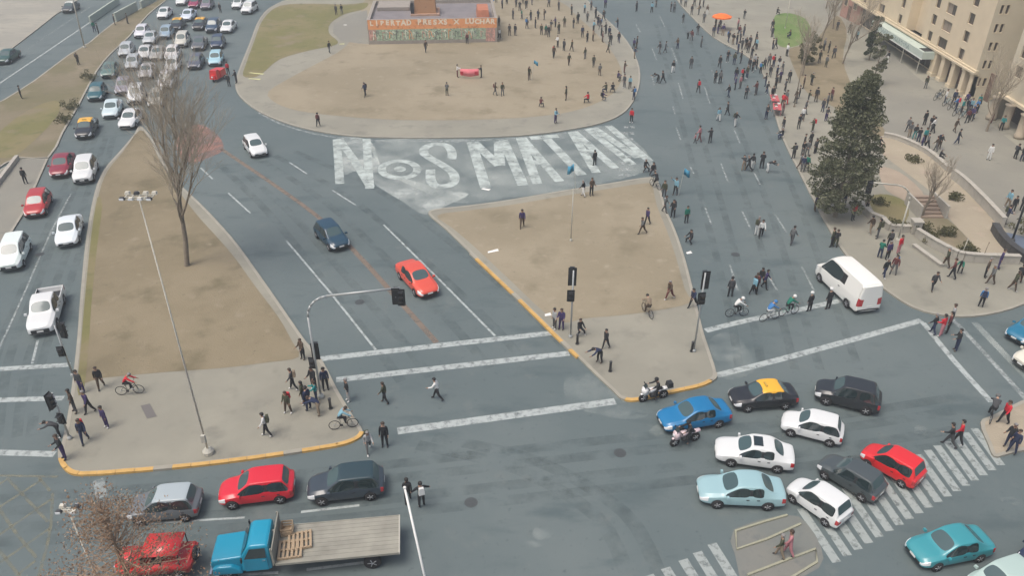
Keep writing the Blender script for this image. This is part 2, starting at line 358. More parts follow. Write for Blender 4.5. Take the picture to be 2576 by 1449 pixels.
# --- north-west verge, footway and river bank
verge, verge_poly = island('verge', [(400, -2), (363, 17), (284, 59), (225, 107), (169, 141), (84, 205), (8, 253), (-80, 310), (-80, 470), (-10, 430), (45, 399), (124, 398), (160, 335), (202, 262), (245, 180), (281, 135), (326, 93), (374, 37), (412, 6), (460, -40), (440, -60)], 'dry grass verge between the jammed street and the far road', M['verge'], k=2)
patch('green_growth', [(40, 300), (110, 262), (150, 258), (140, 300), (60, 380), (10, 400), (-40, 380)], M['dry_grass'], verge, z=KERB + .004)
foot, foot_poly = island('pavement_northwest', [(-80, 474), (-10, 436), (45, 403), (122, 401), (62, 537), (34, 582), (0, 640), (-60, 760)], 'grey footway below the dry verge', M['plaza_paving'], k=1)
bank, bank_poly = island('river_bank', [(0, 146), (70, 93), (141, 37), (197, 0), (260, -60), (-60, -160), (-300, -60), (-300, 360), (-60, 190)], 'pale stony bank along the far road', M['river_bank'], k=1)

# ------------------------------------------------------------------ painted marks
def mark(name, pts, w, mat='white_paint', z=0.004, k=1):
    return MB().strip(W(pts, k), w, z).build(name, M[mat], road)
for a, b, w in (((806, 903), (1386, 838), .55), ((846, 956), (1432, 889), .55), ((1000, 1085), (1548, 1010), .6)): mark('crossing_line', [a, b], w)
for a, b in (((0, 931), (175, 918)), ((0, 1008), (160, 1002)), ((0, 1138), (138, 1143))): mark('crossing_line', [(-40, a[1]), b], .45)
for pts in ([(1775, 832), (1880, 806), (1990, 784), (2150, 748)], [(1802, 945), (1960, 905), (2140, 856), (2318, 806)]): mark('crossing_line', pts, .5, k=3)
mark('crossing_line', [(2322, 812), (2400, 908), (2494, 1012)], .4, k=3)
mark('crossing_line', [(2394, 800), (2480, 892), (2590, 1015)], .34, 'white_paint_dull', k=3)
mark('crossing_line', [(2452, 812), (2520, 884), (2600, 968)], .5, 'dust_soft', k=3)
mark('lane_line', [(720, 605), (830, 735), (945, 880)], .16); mark('lane_line', [(965, 565), (1110, 708), (1245, 845)], .16)
mark('lane_line', [(178, 488), (125, 590), (60, 740), (0, 872), (-20, 920)], .14, 'white_paint_dull', k=3); mark('lane_line', [(95, 856), (81, 915)], .16)
for a, b in (((505, 422), (535, 450)), ((574, 485), (630, 536)), ((728, 408), (772, 437)), ((836, 478), (895, 516))): mark('lane_dash', [a, b], .16)
mark('bus_lane_line', [(556, 374), (680, 458), (800, 545), (890, 630), (1000, 752), (1098, 862)], .42, 'brown_paint', k=3)
MB().sheet(W([(452, 335), (500, 312), (548, 340), (562, 376), (525, 396), (480, 410), (446, 385)], 3, True), .004).build('red_patch', M['red_paint'], road)
mark('edge_line', [(462, 478), (545, 562), (600, 627), (670, 727), (735, 822), (790, 890)], .12, 'white_paint_dull', z=.004, k=2)
mark('edge_line', [(650, 283), (705, 311), (790, 336), (890, 350), (1000, 354), (1200, 353), (1380, 340), (1510, 318)], .22, 'white_paint_dull', k=2)
mark('edge_line', [(-20, 222), (0, 208), (110, 134), (225, 56), (300, 8)], .25, 'white_paint', k=2)
mark('lane_line', [(70, 122), (155, 64), (230, 14)], .12, 'white_paint_dull')
for a, b in (((1706.6, 208), (1718, 247.5)), ((1772.7, 218), (1785.4, 258.8)), ((1692.6, 267), (1698, 287)), ((1701, 318), (1712, 351.6)), ((1845.9, 323.5), (1861.3, 360)), ((1734.8, 415.6), (1746, 438)), ((1813.5, 410), (1830.4, 455)), ((1774, 522.5), (1789.6, 564.7)), ((1867, 531), (1886.7, 573)), ((1896.7, 432.5), (1912, 463.5)), ((1951.5, 541), (1978, 584.4)), ((1836, 666), (1855.7, 730.7)), ((1927.6, 685), (1954.4, 730)), ((2017.7, 672), (2048.6, 733)), ((1640, 120), (1652, 150)), ((1690, 120), (1704, 158)), ((1790, 175), (1805, 205)), ((1640, 190), (1646, 214)), ((1600, 60), (1612, 82)), ((1660, 40), (1672, 66))):
    mark('lane_dash', [a, b], .15, 'white_paint_dull')
mark('lane_line', [(368, 1318), (545, 1307), (616, 1303)], .13); mark('lane_dash', [(757, 1289), (904, 1272)], .16); mark('lane_dash', [(771, 1434), (935, 1414)], .16); mark('lane_dash', [(540, 1452), (700, 1441)], .16)
mark('road_arrow', [(247, 1207), (256, 1252)], .55, 'white_paint_dull')
# yellow box grid
for pts in ([(18, 1203), (65, 1254), (120, 1313)], [(-10, 1268), (28, 1325), (61, 1368), (92, 1405)], [(-10, 1374), (20, 1414), (60, 1466)], [(97, 1202), (126, 1236)], [(-10, 1224), (17, 1207)], [(-10, 1282), (49, 1244), (105, 1207)], [(-10, 1352), (53, 1309), (130, 1256)], [(-10, 1423), (69, 1369), (124, 1331)], [(46, 1446), (90, 1411)], [(-10, 1197), (146, 1200)], [(132, 1242), (130, 1300), (120, 1366), (92, 1470)]):
    mark('box_line', pts, .16, 'yellow_paint', k=2)
# zebra crossing: stripes laid one by one
ua, ub = G(1896.7 + 1970 / 3.555, 1041.4 + 130 / 3.555), G(1896.7 + 420 / 3.555, 1041.4 + 850 / 3.555)
la, lb = G(1896.7 + 2210 / 3.555, 1041.4 + 460 / 3.555), G(1896.7 + 740 / 3.555, 1041.4 + 1330 / 3.555)
for i in range(18):
    t = i / 17.0
    MB().strip([ua.lerp(ub, t), la.lerp(lb, t)], .46, .004).build('zebra_stripe', M['zebra_paint'], road)
for (x, y) in ((1791, 1369), (1754, 1390), (1718, 1409), (1674, 1430), (1632, 1448)):
    a, b = G(x, y), G(x + 72, y + 116); MB().strip([a, b], .5, .004).build('zebra_stripe', M['zebra_paint'], road)
# dotted crossing beside the painted slogan
for i in range(9):
    for x0, x1 in ((1576, 1562), (1592, 1577)):
        t = (i + .5) / 9; a = (x0 + (x1 - x0) * t, 312 + 136 * t); p = G(*a)
        MB().strip([p + Vector((0, .35, 0)), p - Vector((0, .35, 0))], .45, .006).build('crossing_square', M['white_paint_dull'], road)
# huge slogan painted across the carriageway: NO S MATAN
LET = MB  # each letter is one mesh made of overlapping strokes, stacked a few millimetres apart
def letter(name, strokes, w, z0):
    m = MB()
    for i, s_ in enumerate(strokes): m.strip(W(s_, 5 if len(s_) > 3 else 1), w, z0 + .0015 * i)
    return m.build(name, M['letter_paint'], road)
letter('letter_n', [[(847, 350), (855, 462)], [(854, 351), (888, 398), (932, 470)], [(922, 349), (930, 474)]], .85, .006)
def ellipse(cx, cy, rx, ry, n=28): return [(cx + rx * math.cos(2 * math.pi * i / n), cy + ry * math.sin(2 * math.pi * i / n)) for i in range(n)]
_o = MB().strip(W(ellipse(1005, 426, 45, 21.5)), .8, .006, closed=True); _o.sheet(W(ellipse(1006, 425, 15, 7)), .008); _o.build('letter_o', M['letter_paint'], road)
letter('letter_s', [[(1136, 400), (1137, 384), (1127, 368), (1100, 362), (1072, 369), (1066, 384), (1082, 397), (1110, 413), (1136, 431), (1144, 447), (1138, 462), (1118, 468), (1096, 467), (1084, 452), (1083, 426)]], .95, .006)
letter('letter_m', [[(1186, 357), (1222, 472)], [(1192, 357), (1256, 416)], [(1258, 416), (1254, 355)], [(1266, 352), (1316, 466)]], 1.05, .0062)
letter('letter_a', [[(1309, 347), (1352, 462)], [(1314, 347), (1408, 456)], [(1330, 407), (1368, 409)]], .95, .006)
letter('letter_t', [[(1334, 347.5), (1404, 341)], [(1376, 349), (1464, 440)]], 1.0, .006)
letter('letter_a', [[(1438, 332), (1500, 434)], [(1444, 331), (1548, 423)], [(1474, 380), (1506, 379)]], .9, .006)
letter('letter_n', [[(1478, 323), (1592, 414)], [(1494, 321), (1606, 396)], [(1530, 315), (1634, 405)]], .9, .006)
# pale dust and spilled whitewash on the carriageway
for z_, mt, pts in ((.0040, 'dust', [(840, 350), (930, 352), (960, 420), (1010, 445), (1120, 478), (1180, 488), (1120, 518), (1070, 540), (1010, 505), (950, 468), (900, 430), (865, 440), (850, 400)]),
               (.0048, 'dust_soft', [(950, 352), (1200, 350), (1420, 335), (1540, 318), (1640, 400), (1600, 440), (1420, 478), (1280, 498), (1150, 510), (1040, 470), (960, 420)]),
               (.004, 'dust_faint', [(1480, 940), (1570, 1010), (1640, 1040), (1560, 1055), (1440, 1020), (1420, 960)]),
               (.0055, 'dust_faint', [(1790, 850), (1850, 840), (1900, 930), (1810, 955), (1790, 900)])):
    MB().sheet(W(pts, 3, True), z_).build('dust_stain', M[mt], road)
for (x, y, r) in ((1360, 1345, 38), (1340, 1370, 26), (1855, 1385, 20), (2320, 1085, 28), (1650, 1085, 30), (1900, 1290, 20), (2545, 1260, 30)):
    MB().sheet(W([(x + r * random.uniform(.5, 1.1) * math.cos(a), y + r * .5 * random.uniform(.5, 1.1) * math.sin(a)) for a in [i * .7 for i in range(9)]], 3, True), .004).build('dust_stain', M['dust_faint'], road)
# kerb paint: the two yellow runs are single kerb stones one can count
def kerb_stones(pts, parent, step=1.0, mat='kerb_yellow', w=.26):
    poly = smooth(W(pts), 6); acc = [poly[0]]; d = 0.0; segs = []
    for a, b in zip(poly, poly[1:]):
        L_ = (b - a).length; t = 0.0
        while d + (L_ - t) >= step:
            t += step - d; d = 0.0; p = a.lerp(b, t / L_); acc.append(p); segs.append(acc); acc = [p]
        d += L_ - t; acc.append(b)
    segs.append(acc)
    for i, s_ in enumerate(segs):
        if (Vector(s_[-1]) - Vector(s_[0])).length < .2: continue
        a, b = Vector(s_[0]), Vector(s_[-1]); u = (b - a).normalized() * .012
        MB().strip([a + u] + s_[1:-1] + [b - u], w, 0.0, KERB + .012 + .006 * (i % 3)).build('kerb_stone', M[mat if i % 7 else 'kerb'], parent)
kerb_stones([(154, 1128), (157, 1165), (185, 1192), (240, 1194), (300, 1190), (430, 1179), (560, 1165), (680, 1149), (780, 1134), (860, 1120), (898, 1105), (911, 1090)], west)
kerb_stones([(1798, 940), (1795, 955), (1762, 972), (1700, 986), (1630, 1002), (1590, 1009), (1564, 1004)], mid)
kerb_stones([(1184, 640), (1270, 722), (1340, 790), (1400, 850), (1455, 903)], mid)
M['median_floor'] = ground_mat('median_floor', [(.165, .178, .165), (.20, .20, .178), (.14, .155, .15)], [(0.3, .4, .65, 1), (1.2, .5, .75, 1)])
M['bed_kerb'] = flat('cream_kerb', (.30, .30, .22), .8, noise=.25)
# flat median with outlined beds, lower right
med = MB().sheet(W([(1846, 1332), (1980, 1296), (2030, 1318), (2066, 1380), (2060, 1430), (1960, 1475), (1880, 1490), (1850, 1400)], 2, True), .005).build('median', M['median_floor']); tag(med, 'grey flat median with two kerbed beds between the zebra crossings', kind='structure')
for pts, cl in (([(1980, 1298), (1915, 1317), (1850, 1338), (1853, 1384), (1930, 1358), (2014, 1320)], False), ([(1880, 1449), (1960, 1418), (2052, 1383), (2055, 1416), (2000, 1450), (1950, 1475)], False)):
    MB().strip(W(pts), .11, .0, .09).build('bed_kerb', M['bed_kerb'], med)

# wear on the asphalt: rubbered wheel paths, tar patches, cracks, iron covers
wr_ = random.Random(21)
def worn_line(pts, w, mat='tyre_track', z=.0025, jit=0.0, k=4):
    p = W(pts, k)
    if jit: p = [Vector((q.x + wr_.uniform(-jit, jit), q.y + wr_.uniform(-jit, jit), 0)) for q in p]
    MB().strip(p, w, z).build('wheel_path' if mat == 'tyre_track' else 'crack' , M[mat], road)
for x0 in (0, 55, 170, 240, 330):
    worn_line([(560 + x0 * .55, 420 - x0 * .12), (680 + x0 * .8, 540 - x0 * .2), (800 + x0, 690 - x0 * .25), (930 + x0 * 1.2, 850 - x0 * .22), (1010 + x0 * 1.3, 960 - x0 * .2)], .7)
for y0 in (0, 34, 82, 118): worn_line([(-20, 1258 + y0 * .9), (400, 1226 + y0), (900, 1178 + y0 * 1.05), (1500, 1110 + y0 * 1.05), (2000, 1060 + y0), (2400, 1000 + y0)], .7)
for x0 in (0, 42, 100, 145, 215): worn_line([(1650 + x0 * .7, 60), (1700 + x0 * .9, 250), (1760 + x0 * 1.1, 480), (1830 + x0 * 1.25, 760), (1860 + x0 * 1.4, 930)], .6)
for x0 in (0, 34, 82, 118): worn_line([(230 + x0 * .5, 330), (150 + x0 * .8, 500), (60 + x0 * .95, 720), (-10 + x0, 900), (-40 + x0, 1100)], .6)
worn_line([(1050, 1120), (1300, 1180), (1500, 1300), (1580, 1449)], .8); worn_line([(1090, 1100), (1350, 1160), (1570, 1290), (1660, 1449)], .8)
M['iron'] = flat('cast_iron', (.095, .105, .105), .55, .5, noise=.2)
for (x, y) in ((1560, 1140), (1185, 1265), (905, 760), (1850, 640), (100, 640)):
    p = G(x, y); MB().lathe([(.36, 0), (.36, .006), (.30, .006), (.30, .009), (.05, .009)], (p.x, p.y, .001), 'Z', 18).build('manhole_cover', M['iron'], road)

# ------------------------------------------------------------------ vehicles
def extract(me, pred, name, mats, second=None):
    vmap = {}; vs_ = []; fs = []; co = me.vertices; mi = []
    for p in me.polygons:
        if not pred(p): continue
        f = []
        for vi in p.vertices:
            if vi not in vmap: vmap[vi] = len(vs_); vs_.append(tuple(co[vi].co))
            f.append(vmap[vi])
        fs.append(f); mi.append(1 if second and p.material_index in second else 0)
    if not fs: return None
    n = bpy.data.meshes.new(name); n.from_pydata(vs_, [], fs); n.update(); n.materials.append(mats)
    if second: n.materials.append(M['black']); n.polygons.foreach_set('material_index', mi)
    n.polygons.foreach_set('use_smooth', [True] * len(fs))
    return n
BODY, WSH, RWIN, SWL, SWR, SWL2, SWR2, HLL, HLR, TLL, TLR, GRI, DFL, DFR, DRL, DRR, WELL, BUMP, BED, SKID = range(20)
def car_cage(sp):
    """stations along the car, each a ring of points; every cell of the cage knows which part it belongs to"""
    st = sp['st']; V = []; F = []; P = []; n = len(st); K = 10
    def ring(s):
        x, zb, hw, zs, zt, ht = s[:6]; bed = len(s) > 6 and s[6] == 'bed'
        zm = zb + (zs - zb) * .55; e = (ht, zt - .035)
        sh = (hw * .965, zs)
        l = lambda t: (sh[0] + (e[0] - sh[0]) * t, sh[1] + (e[1] - sh[1]) * t)
        if bed: return [(0, zb), (hw * .86, zb), (hw * .98, zb + .10), (hw, zm), sh, (hw * .955, zs + .02), (hw * .90, zs + .03), (hw * .88, zs), (hw * .87, zt), (0, zt)]
        return [(0, zb), (hw * .86, zb), (hw * .98, zb + .10), (hw, zm), sh, l(.05), l(.92), e, (ht * .92, zt - .006), (0, zt + .012)]
    for s in st:
        r = ring(s); x = s[0]
        for y, z in r: V.append((x, y, z))
        for y, z in r[1:-1]: V.append((x, -y, z))
    NR = K + K - 2
    def idx(i, j, side):
        b = i * NR
        if j == 0 or j == K - 1 or side > 0: return b + j
        return b + K + j - 1
    lab = sp['cells']
    for i in range(n - 1):
        for j in range(K - 1):
            for side in (1, -1):
                q = [idx(i, j, side), idx(i + 1, j, side), idx(i + 1, j + 1, side), idx(i, j + 1, side)]
                q = list(dict.fromkeys(q))
                if side < 0: q.reverse()
                F.append(q); P.append(lab(i, j, side))
    for i, flip in ((0, False), (n - 1, True)):
        for j in range(K - 1):
            q = list(dict.fromkeys([idx(i, j, 1), idx(i, j + 1, 1), idx(i, j + 1, -1), idx(i, j, -1)]))
            if flip: q.reverse()
            F.append(q); P.append(sp['cap'](i == 0, j))
    return V, F, P
def eval_mesh(o):
    dg = bpy.context.evaluated_depsgraph_get(); dg.update()
    return bpy.data.meshes.new_from_object(o.evaluated_get(dg))
def build_shell(name, sp, wheels, wr):
    V, F, P = car_cage(sp)
    me = bpy.data.meshes.new(name); me.from_pydata(V, [], F); me.update(); me.polygons.foreach_set('material_index', P)
    for i in range(20): me.materials.append(M['black'])
    bm = bmesh.new(); bm.from_mesh(me); cl = bm.edges.layers.float.new('crease_edge')
    for e in bm.edges:
        if len(e.link_faces) == 2:
            a, b = (f.material_index for f in e.link_faces)
            glass = {WSH, RWIN, SWL, SWR, SWL2, SWR2, BED}
            if a != b and (a in glass or b in glass): e[cl] = .85
            elif e.link_faces[0].normal.angle(e.link_faces[1].normal, 0) > .7: e[cl] = .35
    bmesh.ops.recalc_face_normals(bm, faces=bm.faces); bm.to_mesh(me); bm.free()
    o = bpy.data.objects.new('tmp_shell', me); C.objects.link(o)
    m = o.modifiers.new('s', 'SUBSURF'); m.levels = 2; m.render_levels = 2
    cut = MB()
    for x, y in wheels:
        sg = 1 if y > 0 else -1
        cut.lathe([(wr * 1.13, -.16), (wr * 1.13, .3)] if sg > 0 else [(wr * 1.13, -.3), (wr * 1.13, .16)], (x, y, wr), 'Y', 18, mi=WELL)
    cm = cut.mesh('cut', [M['black']] * 20)
    bm = bmesh.new(); bm.from_mesh(cm); bmesh.ops.recalc_face_normals(bm, faces=bm.faces); bm.to_mesh(cm); bm.free()
    co = bpy.data.objects.new('tmp_cut', cm); C.objects.link(co)
    b = o.modifiers.new('b', 'BOOLEAN'); b.operation = 'DIFFERENCE'; b.solver = 'EXACT'; b.object = co
    r = eval_mesh(o)
    bpy.data.objects.remove(o); bpy.data.objects.remove(co)
    return r
# wheels
def wheel_meshes(r, w):
    t = MB().lathe([(r * .60, -w / 2), (r * .90, -w / 2), (r, -w * .34), (r, w * .34), (r * .90, w / 2), (r * .60, w / 2)], (0, 0, 0), 'Y', 20).mesh('tyre', M['tyre'], True)
    m = MB().lathe([(.02, w * .36), (r * .62, w * .42), (r * .64, w * .46), (r * .60, w * .50), (r * .54, w * .47), (r * .5, w * .40), (.03, w * .44)], (0, 0, 0), 'Y', 20)
    for k in range(5):
        a = 2 * math.pi * k / 5; m.tube((0, w * .42, 0), (math.cos(a) * r * .56, w * .46, math.sin(a) * r * .56), .035, .03, 5)
    return t, m.mesh('rim', M['rim'], True)
WHEELS = {}
def wheel_pair(r, w):
    k = (round(r, 2), round(w, 2))
    if k not in WHEELS: WHEELS[k] = wheel_meshes(r, w)
    return WHEELS[k]
CAR = {}
def car_type(key, L, Wd, H, cowl, rf, rr, deck, zdeck, zhood, wb0, wb1, wr=.31, van=False, bed=None, ztail=None, zs=.86, quarter=False):
    """all x positions are measured from the centre; front is +x"""
    h = L / 2; w = Wd / 2; zb = .24
    bx = (rf + rr) / 2 + .02; zt_tail = ztail if ztail else zdeck - .1
    S = [(-h, zb + .14, w * .84, zs - .16, zt_tail - .04, w * .66), (-h + .05, zb + .03, w * .93, zs - .04, zt_tail, w * .72), (-h + .22, zb, w * .975, zs, zdeck, w * .76)]
    if bed:
        S = [(-h, zb + .14, w * .93, zs - .02, zs - .06, w * .86), (-h + .06, zb + .03, w * .97, zs, zs - .02, w * .86), (-h + .12, zb, w * .99, zs, .62, w * .86, 'bed'), (bed - .35, zb, w, zs, .62, w * .86, 'bed'), (bed - .02, zb, w, zs, .62, w * .86, 'bed')]
        S += [(bed + .02, zb, w, zs, zs + .06, w * .80)]
    i_deck = len(S)
    S += [(deck, zb, w * .99, zs + .01, zdeck + .02, w * .80)]
    i_rr = len(S)
    S += [(rr, zb, w, zs + .02, H - .045, w * .71), (rr + .18, zb, w, zs + .02, H - .008, w * .73)]
    i_b2 = len(S)
    S += [(bx - .035, zb, w, zs + .01, H, w * .735), (bx + .035, zb, w, zs + .01, H, w * .735)]
    i_rf = len(S)
    S += [(rf - .16, zb, w, zs, H - .008, w * .73), (rf, zb, w, zs, H - .045, w * .71)]
    i_c = len(S)
    S += [(cowl, zb, w * .985, zs - .01, zhood + .07, w * .80), (cowl + .12, zb, w * .98, zs - .02, zhood + .02, w * .74)]
    xm = (cowl + .12 + h - .45) / 2
    S += [(xm, zb, w * .975, zs - .05, zhood - .01, w * .73), (h - .42, zb, w * .95, zs - .10, zhood - .07, w * .70), (h - .14, zb + .02, w * .87, zs - .18, zhood - .17, w * .62), (h, zb + .10, w * .72, zs - .30, zhood - .30, w * .5)]
    n = len(S)
    def cells(i, j, side):
        if j == 8 or (j == 7 and False):
            if i == i_c - 1: return WSH
            if i == i_deck and not van: return RWIN
            if bed and 2 <= i < i_deck - 1: return BED
        if bed and 2 <= i < i_deck - 1 and j in (6, 7): return BED
        if j == 5:
            if i == i_b2: return BUMP
            if i_b2 + 1 <= i < i_c: return SWL if side > 0 else SWR
            if i_rr <= i < i_b2 and not (van == 'panel'): return SWL2 if side > 0 else SWR2
            if i == i_deck and quarter: return SWL2 if side > 0 else SWR2
        if j in (3, 4) and i >= n - 3 and i < n - 1: return HLL if side > 0 else HLR
        if i <= 1 and j in (3,) or (i <= 1 and j == 4): return TLL if side > 0 else TLR
        if j in (2, 3):
            if i_b2 + 1 <= i < i_c - 1: return DFL if side > 0 else DFR
            if i_rr <= i < i_b2 and van != 'panel': return DRL if side > 0 else DRR
        if j == 1: return SKID
        return BODY
    def cap(rear, j):
        if rear: return BUMP if j in (1,) else BODY
        return GRI if j in (2, 3) else (BUMP if j == 1 else BODY)
    ww = .20; wx = [(wb1, w - ww / 2 + .005), (wb1, -w + ww / 2 - .005), (wb0, w - ww / 2 + .005), (wb0, -w + ww / 2 - .005)]
    me = build_shell(key, dict(st=S, cells=cells, cap=cap), wx, wr)
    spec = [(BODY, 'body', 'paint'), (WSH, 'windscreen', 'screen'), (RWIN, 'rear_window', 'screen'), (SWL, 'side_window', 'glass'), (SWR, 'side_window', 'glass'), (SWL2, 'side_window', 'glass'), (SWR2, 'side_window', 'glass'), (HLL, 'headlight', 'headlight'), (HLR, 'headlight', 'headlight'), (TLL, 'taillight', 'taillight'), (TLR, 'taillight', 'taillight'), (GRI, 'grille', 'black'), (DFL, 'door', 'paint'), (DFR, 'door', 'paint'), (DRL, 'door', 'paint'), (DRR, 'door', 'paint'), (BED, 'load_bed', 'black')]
    parts = []
    def rim_line(e, t):
        bm = bmesh.new(); bm.from_mesh(e); r = bmesh.ops.inset_region(bm, faces=list(bm.faces), thickness=t, use_even_offset=True)
        for f in r['faces']: f.material_index = 1
        bm.to_mesh(e); bm.free(); e.materials.append(M['black'])
    for k, nm, mt in spec:
        e = extract(me, lambda p, k=k: p.material_index == k or (k == BODY and p.material_index in (WELL, BUMP, SKID)), nm, M[mt], (WELL, BUMP, SKID) if k == BODY else None)
        if e and nm == 'door': rim_line(e, .014)
        if e and nm in ('windscreen', 'rear_window'): rim_line(e, .035)
        if e: parts.append((nm, e, mt == 'paint'))
    mir = []
    for sg in (1, -1):
        mm = MB().box((cowl - .12, sg * (w + .07), zs + .10), (.14, .20, .13), top=.8)
        mir.append(mm.mesh('mirror', M['paint']))
    hand = [MB().box((x, sg * (w + .004), zs - .10), (.16, .03, .03)).mesh('handle', M['chrome'] if False else M['black']) for x in (bx + .16, rr + .28) for sg in (1, -1)]
    plates = [MB().box((h + .012, 0, zb + .30), (.02, .40, .12)).mesh('number_plate', M['plate']), MB().box((-h - .012, 0, zb + .42), (.02, .40, .12)).mesh('number_plate', M['plate'])]
    CAR[key] = dict(parts=parts, mir=mir, hand=hand, plates=plates, wx=wx, wr=wr, ww=ww, L=L, H=H, w=w, zs=zs, rf=rf, rr=rr)
car_type('hatch', 4.05, 1.76, 1.55, .95, .30, -1.50, -1.78, 1.02, .96, -1.26, 1.28, quarter=True)
car_type('compact', 3.80, 1.70, 1.60, 1.02, .36, -1.48, -1.72, 1.06, .98, -1.14, 1.20, wr=.29)
car_type('sedan', 4.60, 1.80, 1.49, 1.00, .26, -1.05, -1.66, 1.02, .95, -1.34, 1.34, ztail=.96)
car_type('suv', 4.45, 1.86, 1.74, 1.04, .42, -1.68, -2.0, 1.16, 1.08, -1.34, 1.36, wr=.36, zs=.96, quarter=True)
car_type('minivan', 4.50, 1.78, 1.72, 1.22, .52, -1.70, -2.0, 1.16, 1.06, -1.36, 1.42, wr=.31, zs=.94, quarter=True)
car_type('pickup', 5.25, 1.84, 1.74, 1.18, .58, -.62, -.80, 1.10, 1.10, -1.50, 1.62, wr=.37, zs=1.0, bed=-.92)
car_type('van', 5.70, 2.02, 2.48, 2.06, 1.28, -2.62, -2.74, 2.2, 1.26, -1.72, 1.88, wr=.34, zs=1.22, van='panel', ztail=2.36)
NCAR = [0]
def car(kind, a, b, col, label, group=None, name='car', cat='car', detail=True, roof=None, roof_col=None, shrink=1.0, zf=.62, zr=.70):
    """a, b: where the nose and the tail are seen"""
    s = CAR[kind]; pa, pb = G(a[0], a[1], zf), G(b[0], b[1], zr); c = (pa + pb) / 2; d = pa - pb
    root = empty(name, (c.x, c.y, 0.012), math.atan2(d.y, d.x)); tag(root, label, cat, group)
    rgba = (*col, 1); kx = max(.84, min(1.03, d.length / s['L'] * .985)); kz = .55 + .45 * kx; root.scale = (kx, kz, kz)
    doors = []
    for nm, me, painted in s['parts']:
        o = place_mesh(nm, me, root)
        if painted: o.color = rgba
        if nm == 'door': doors.append(o)
    for me in s['mir']: place_mesh('mirror', me, root).color = rgba
    if detail:
        for me, dd in zip(s['hand'], doors): place_mesh('handle', me, dd)
        for me in s['plates']: place_mesh('number_plate', me, root)
    t, rm = wheel_pair(s['wr'], s['ww'])
    for x, y in s['wx']:
        wo = place_mesh('wheel', t, root, (x, y, s['wr']), (0, 0, 0 if y > 0 else math.pi), (kz / kx, 1, 1))
        place_mesh('rim', rm, wo)
    if roof:
        q = roof_panel(kind); o = place_mesh('roof_panel', q, root); o.color = (*roof, 1)
    NCAR[0] += 1
    return root
def roof_panel(kind):
    k = 'rp_' + kind
    if k not in CAR:
        s = CAR[kind]; me = next(p[1] for p in s['parts'] if p[0] == 'body'); H = s['H']; m = extract(me, lambda p: p.center.z > H - .14 and s['rr'] - .05 < p.center.x < s['rf'] + .08, 'roof_panel', M['paint'])
        for v in m.vertices: v.co.z += .006; v.co.y *= 1.004
        CAR[k] = m
    return CAR[k]
WHT, SIL, BLK, GRY, NAVY = (.68, .70, .69), (.46, .49, .50), (.016, .018, .022), (.10, .11, .12), (.02, .032, .07)
RED, DRED, ORED, BLU, LBLU = (.62, .012, .03), (.30, .018, .03), (.66, .085, .05), (.005, .16, .36), (.30, .47, .50)
YEL = (.80, .43, .03)
JAM = 'cars queueing in the traffic jam'
STOP = 'cars held up at the zebra crossing'
# lower street, heading west
_c1 = car('hatch', (322, 1276), (506, 1258), (.13, .145, .155), 'dark grey wagon with silver roof behind the withered tree', 'cars heading west on the lower street', roof=(.36, .42, .44))
car('hatch', (550, 1238), (742, 1212), RED, 'bright red hatchback just above the blue flatbed truck', 'cars heading west on the lower street')
car('hatch', (772, 1228), (968, 1204), (.035, .05, .065), 'navy black hatchback with glass roof beside the truck tail', 'cars heading west on the lower street', roof=(.02, .045, .055))
# cluster at the zebra crossing
car('sedan', (1660, 1058), (1830, 1026), BLU, 'bright blue sedan beside the white motorcycle', STOP)
car('sedan', (1838, 1000), (2000, 986), BLK, 'black taxi with yellow roof behind the blue sedan', STOP, name='taxi', cat='taxi', roof=YEL)
car('suv', (2062, 976), (2206, 1008), (.022, .026, .03), 'black SUV standing farthest back in the cluster', STOP)
car('hatch', (1968, 1052), (2122, 1088), WHT, 'white hatchback between the black SUV and the white sedan', STOP)
car('sedan', (1798, 1124), (1998, 1148), WHT, 'white sedan with sunroof in the middle of the cluster', STOP)
car('sedan', (1754, 1228), (1972, 1234), LBLU, 'pale turquoise sedan at the front edge of the cluster', STOP)
car('compact', (1996, 1214), (2128, 1302), WHT, 'white hatchback standing on the zebra stripes', STOP)
car('hatch', (2080, 1160), (2208, 1232), (.06, .075, .078), 'black hatchback between the white and the red car', STOP)
car('compact', (2184, 1130), (2312, 1200), (.66, .02, .025), 'small red hatchback on the zebra crossing', STOP)
car('sedan', (2296, 1392), (2480, 1352), (.04, .27, .31), 'teal sedan below the zebra crossing', 'cars below the zebra crossing')
car('compact', (2462, 1482), (2578, 1440), (.40, .52, .48), 'pale mint hatchback cut by the lower frame edge', 'cars below the zebra crossing')
car('hatch', (2600, 1420), (2680, 1356), NAVY, 'navy hatchback cut by the right frame edge near the bottom', 'cars below the zebra crossing')
car('sedan', (2552, 846), (2640, 806), (.012, .15, .26), 'dark blue sedan at the right frame edge', 'cars at the right edge')
car('minivan', (2566, 912), (2680, 880), (.66, .64, .54), 'cream car at the right frame edge below the blue one', 'cars at the right edge')
# van and the diagonal street
car('van', (2076, 660), (2190, 764), (.80, .80, .75), 'white delivery van parked at the kerb of the avenue', name='delivery_van', cat='van', zf=1.0, zr=1.0)
car('sedan', (1094, 748), (1008, 652), ORED, 'orange red sedan on the diagonal street', 'cars on the diagonal street')
car('hatch', (866, 624), (804, 560), (.012, .05, .085), 'dark blue hatchback on the diagonal street', 'cars on the diagonal street')
car('hatch', (662, 394), (622, 342), WHT, 'white hatchback on the diagonal street below the plaza', 'cars on the diagonal street')
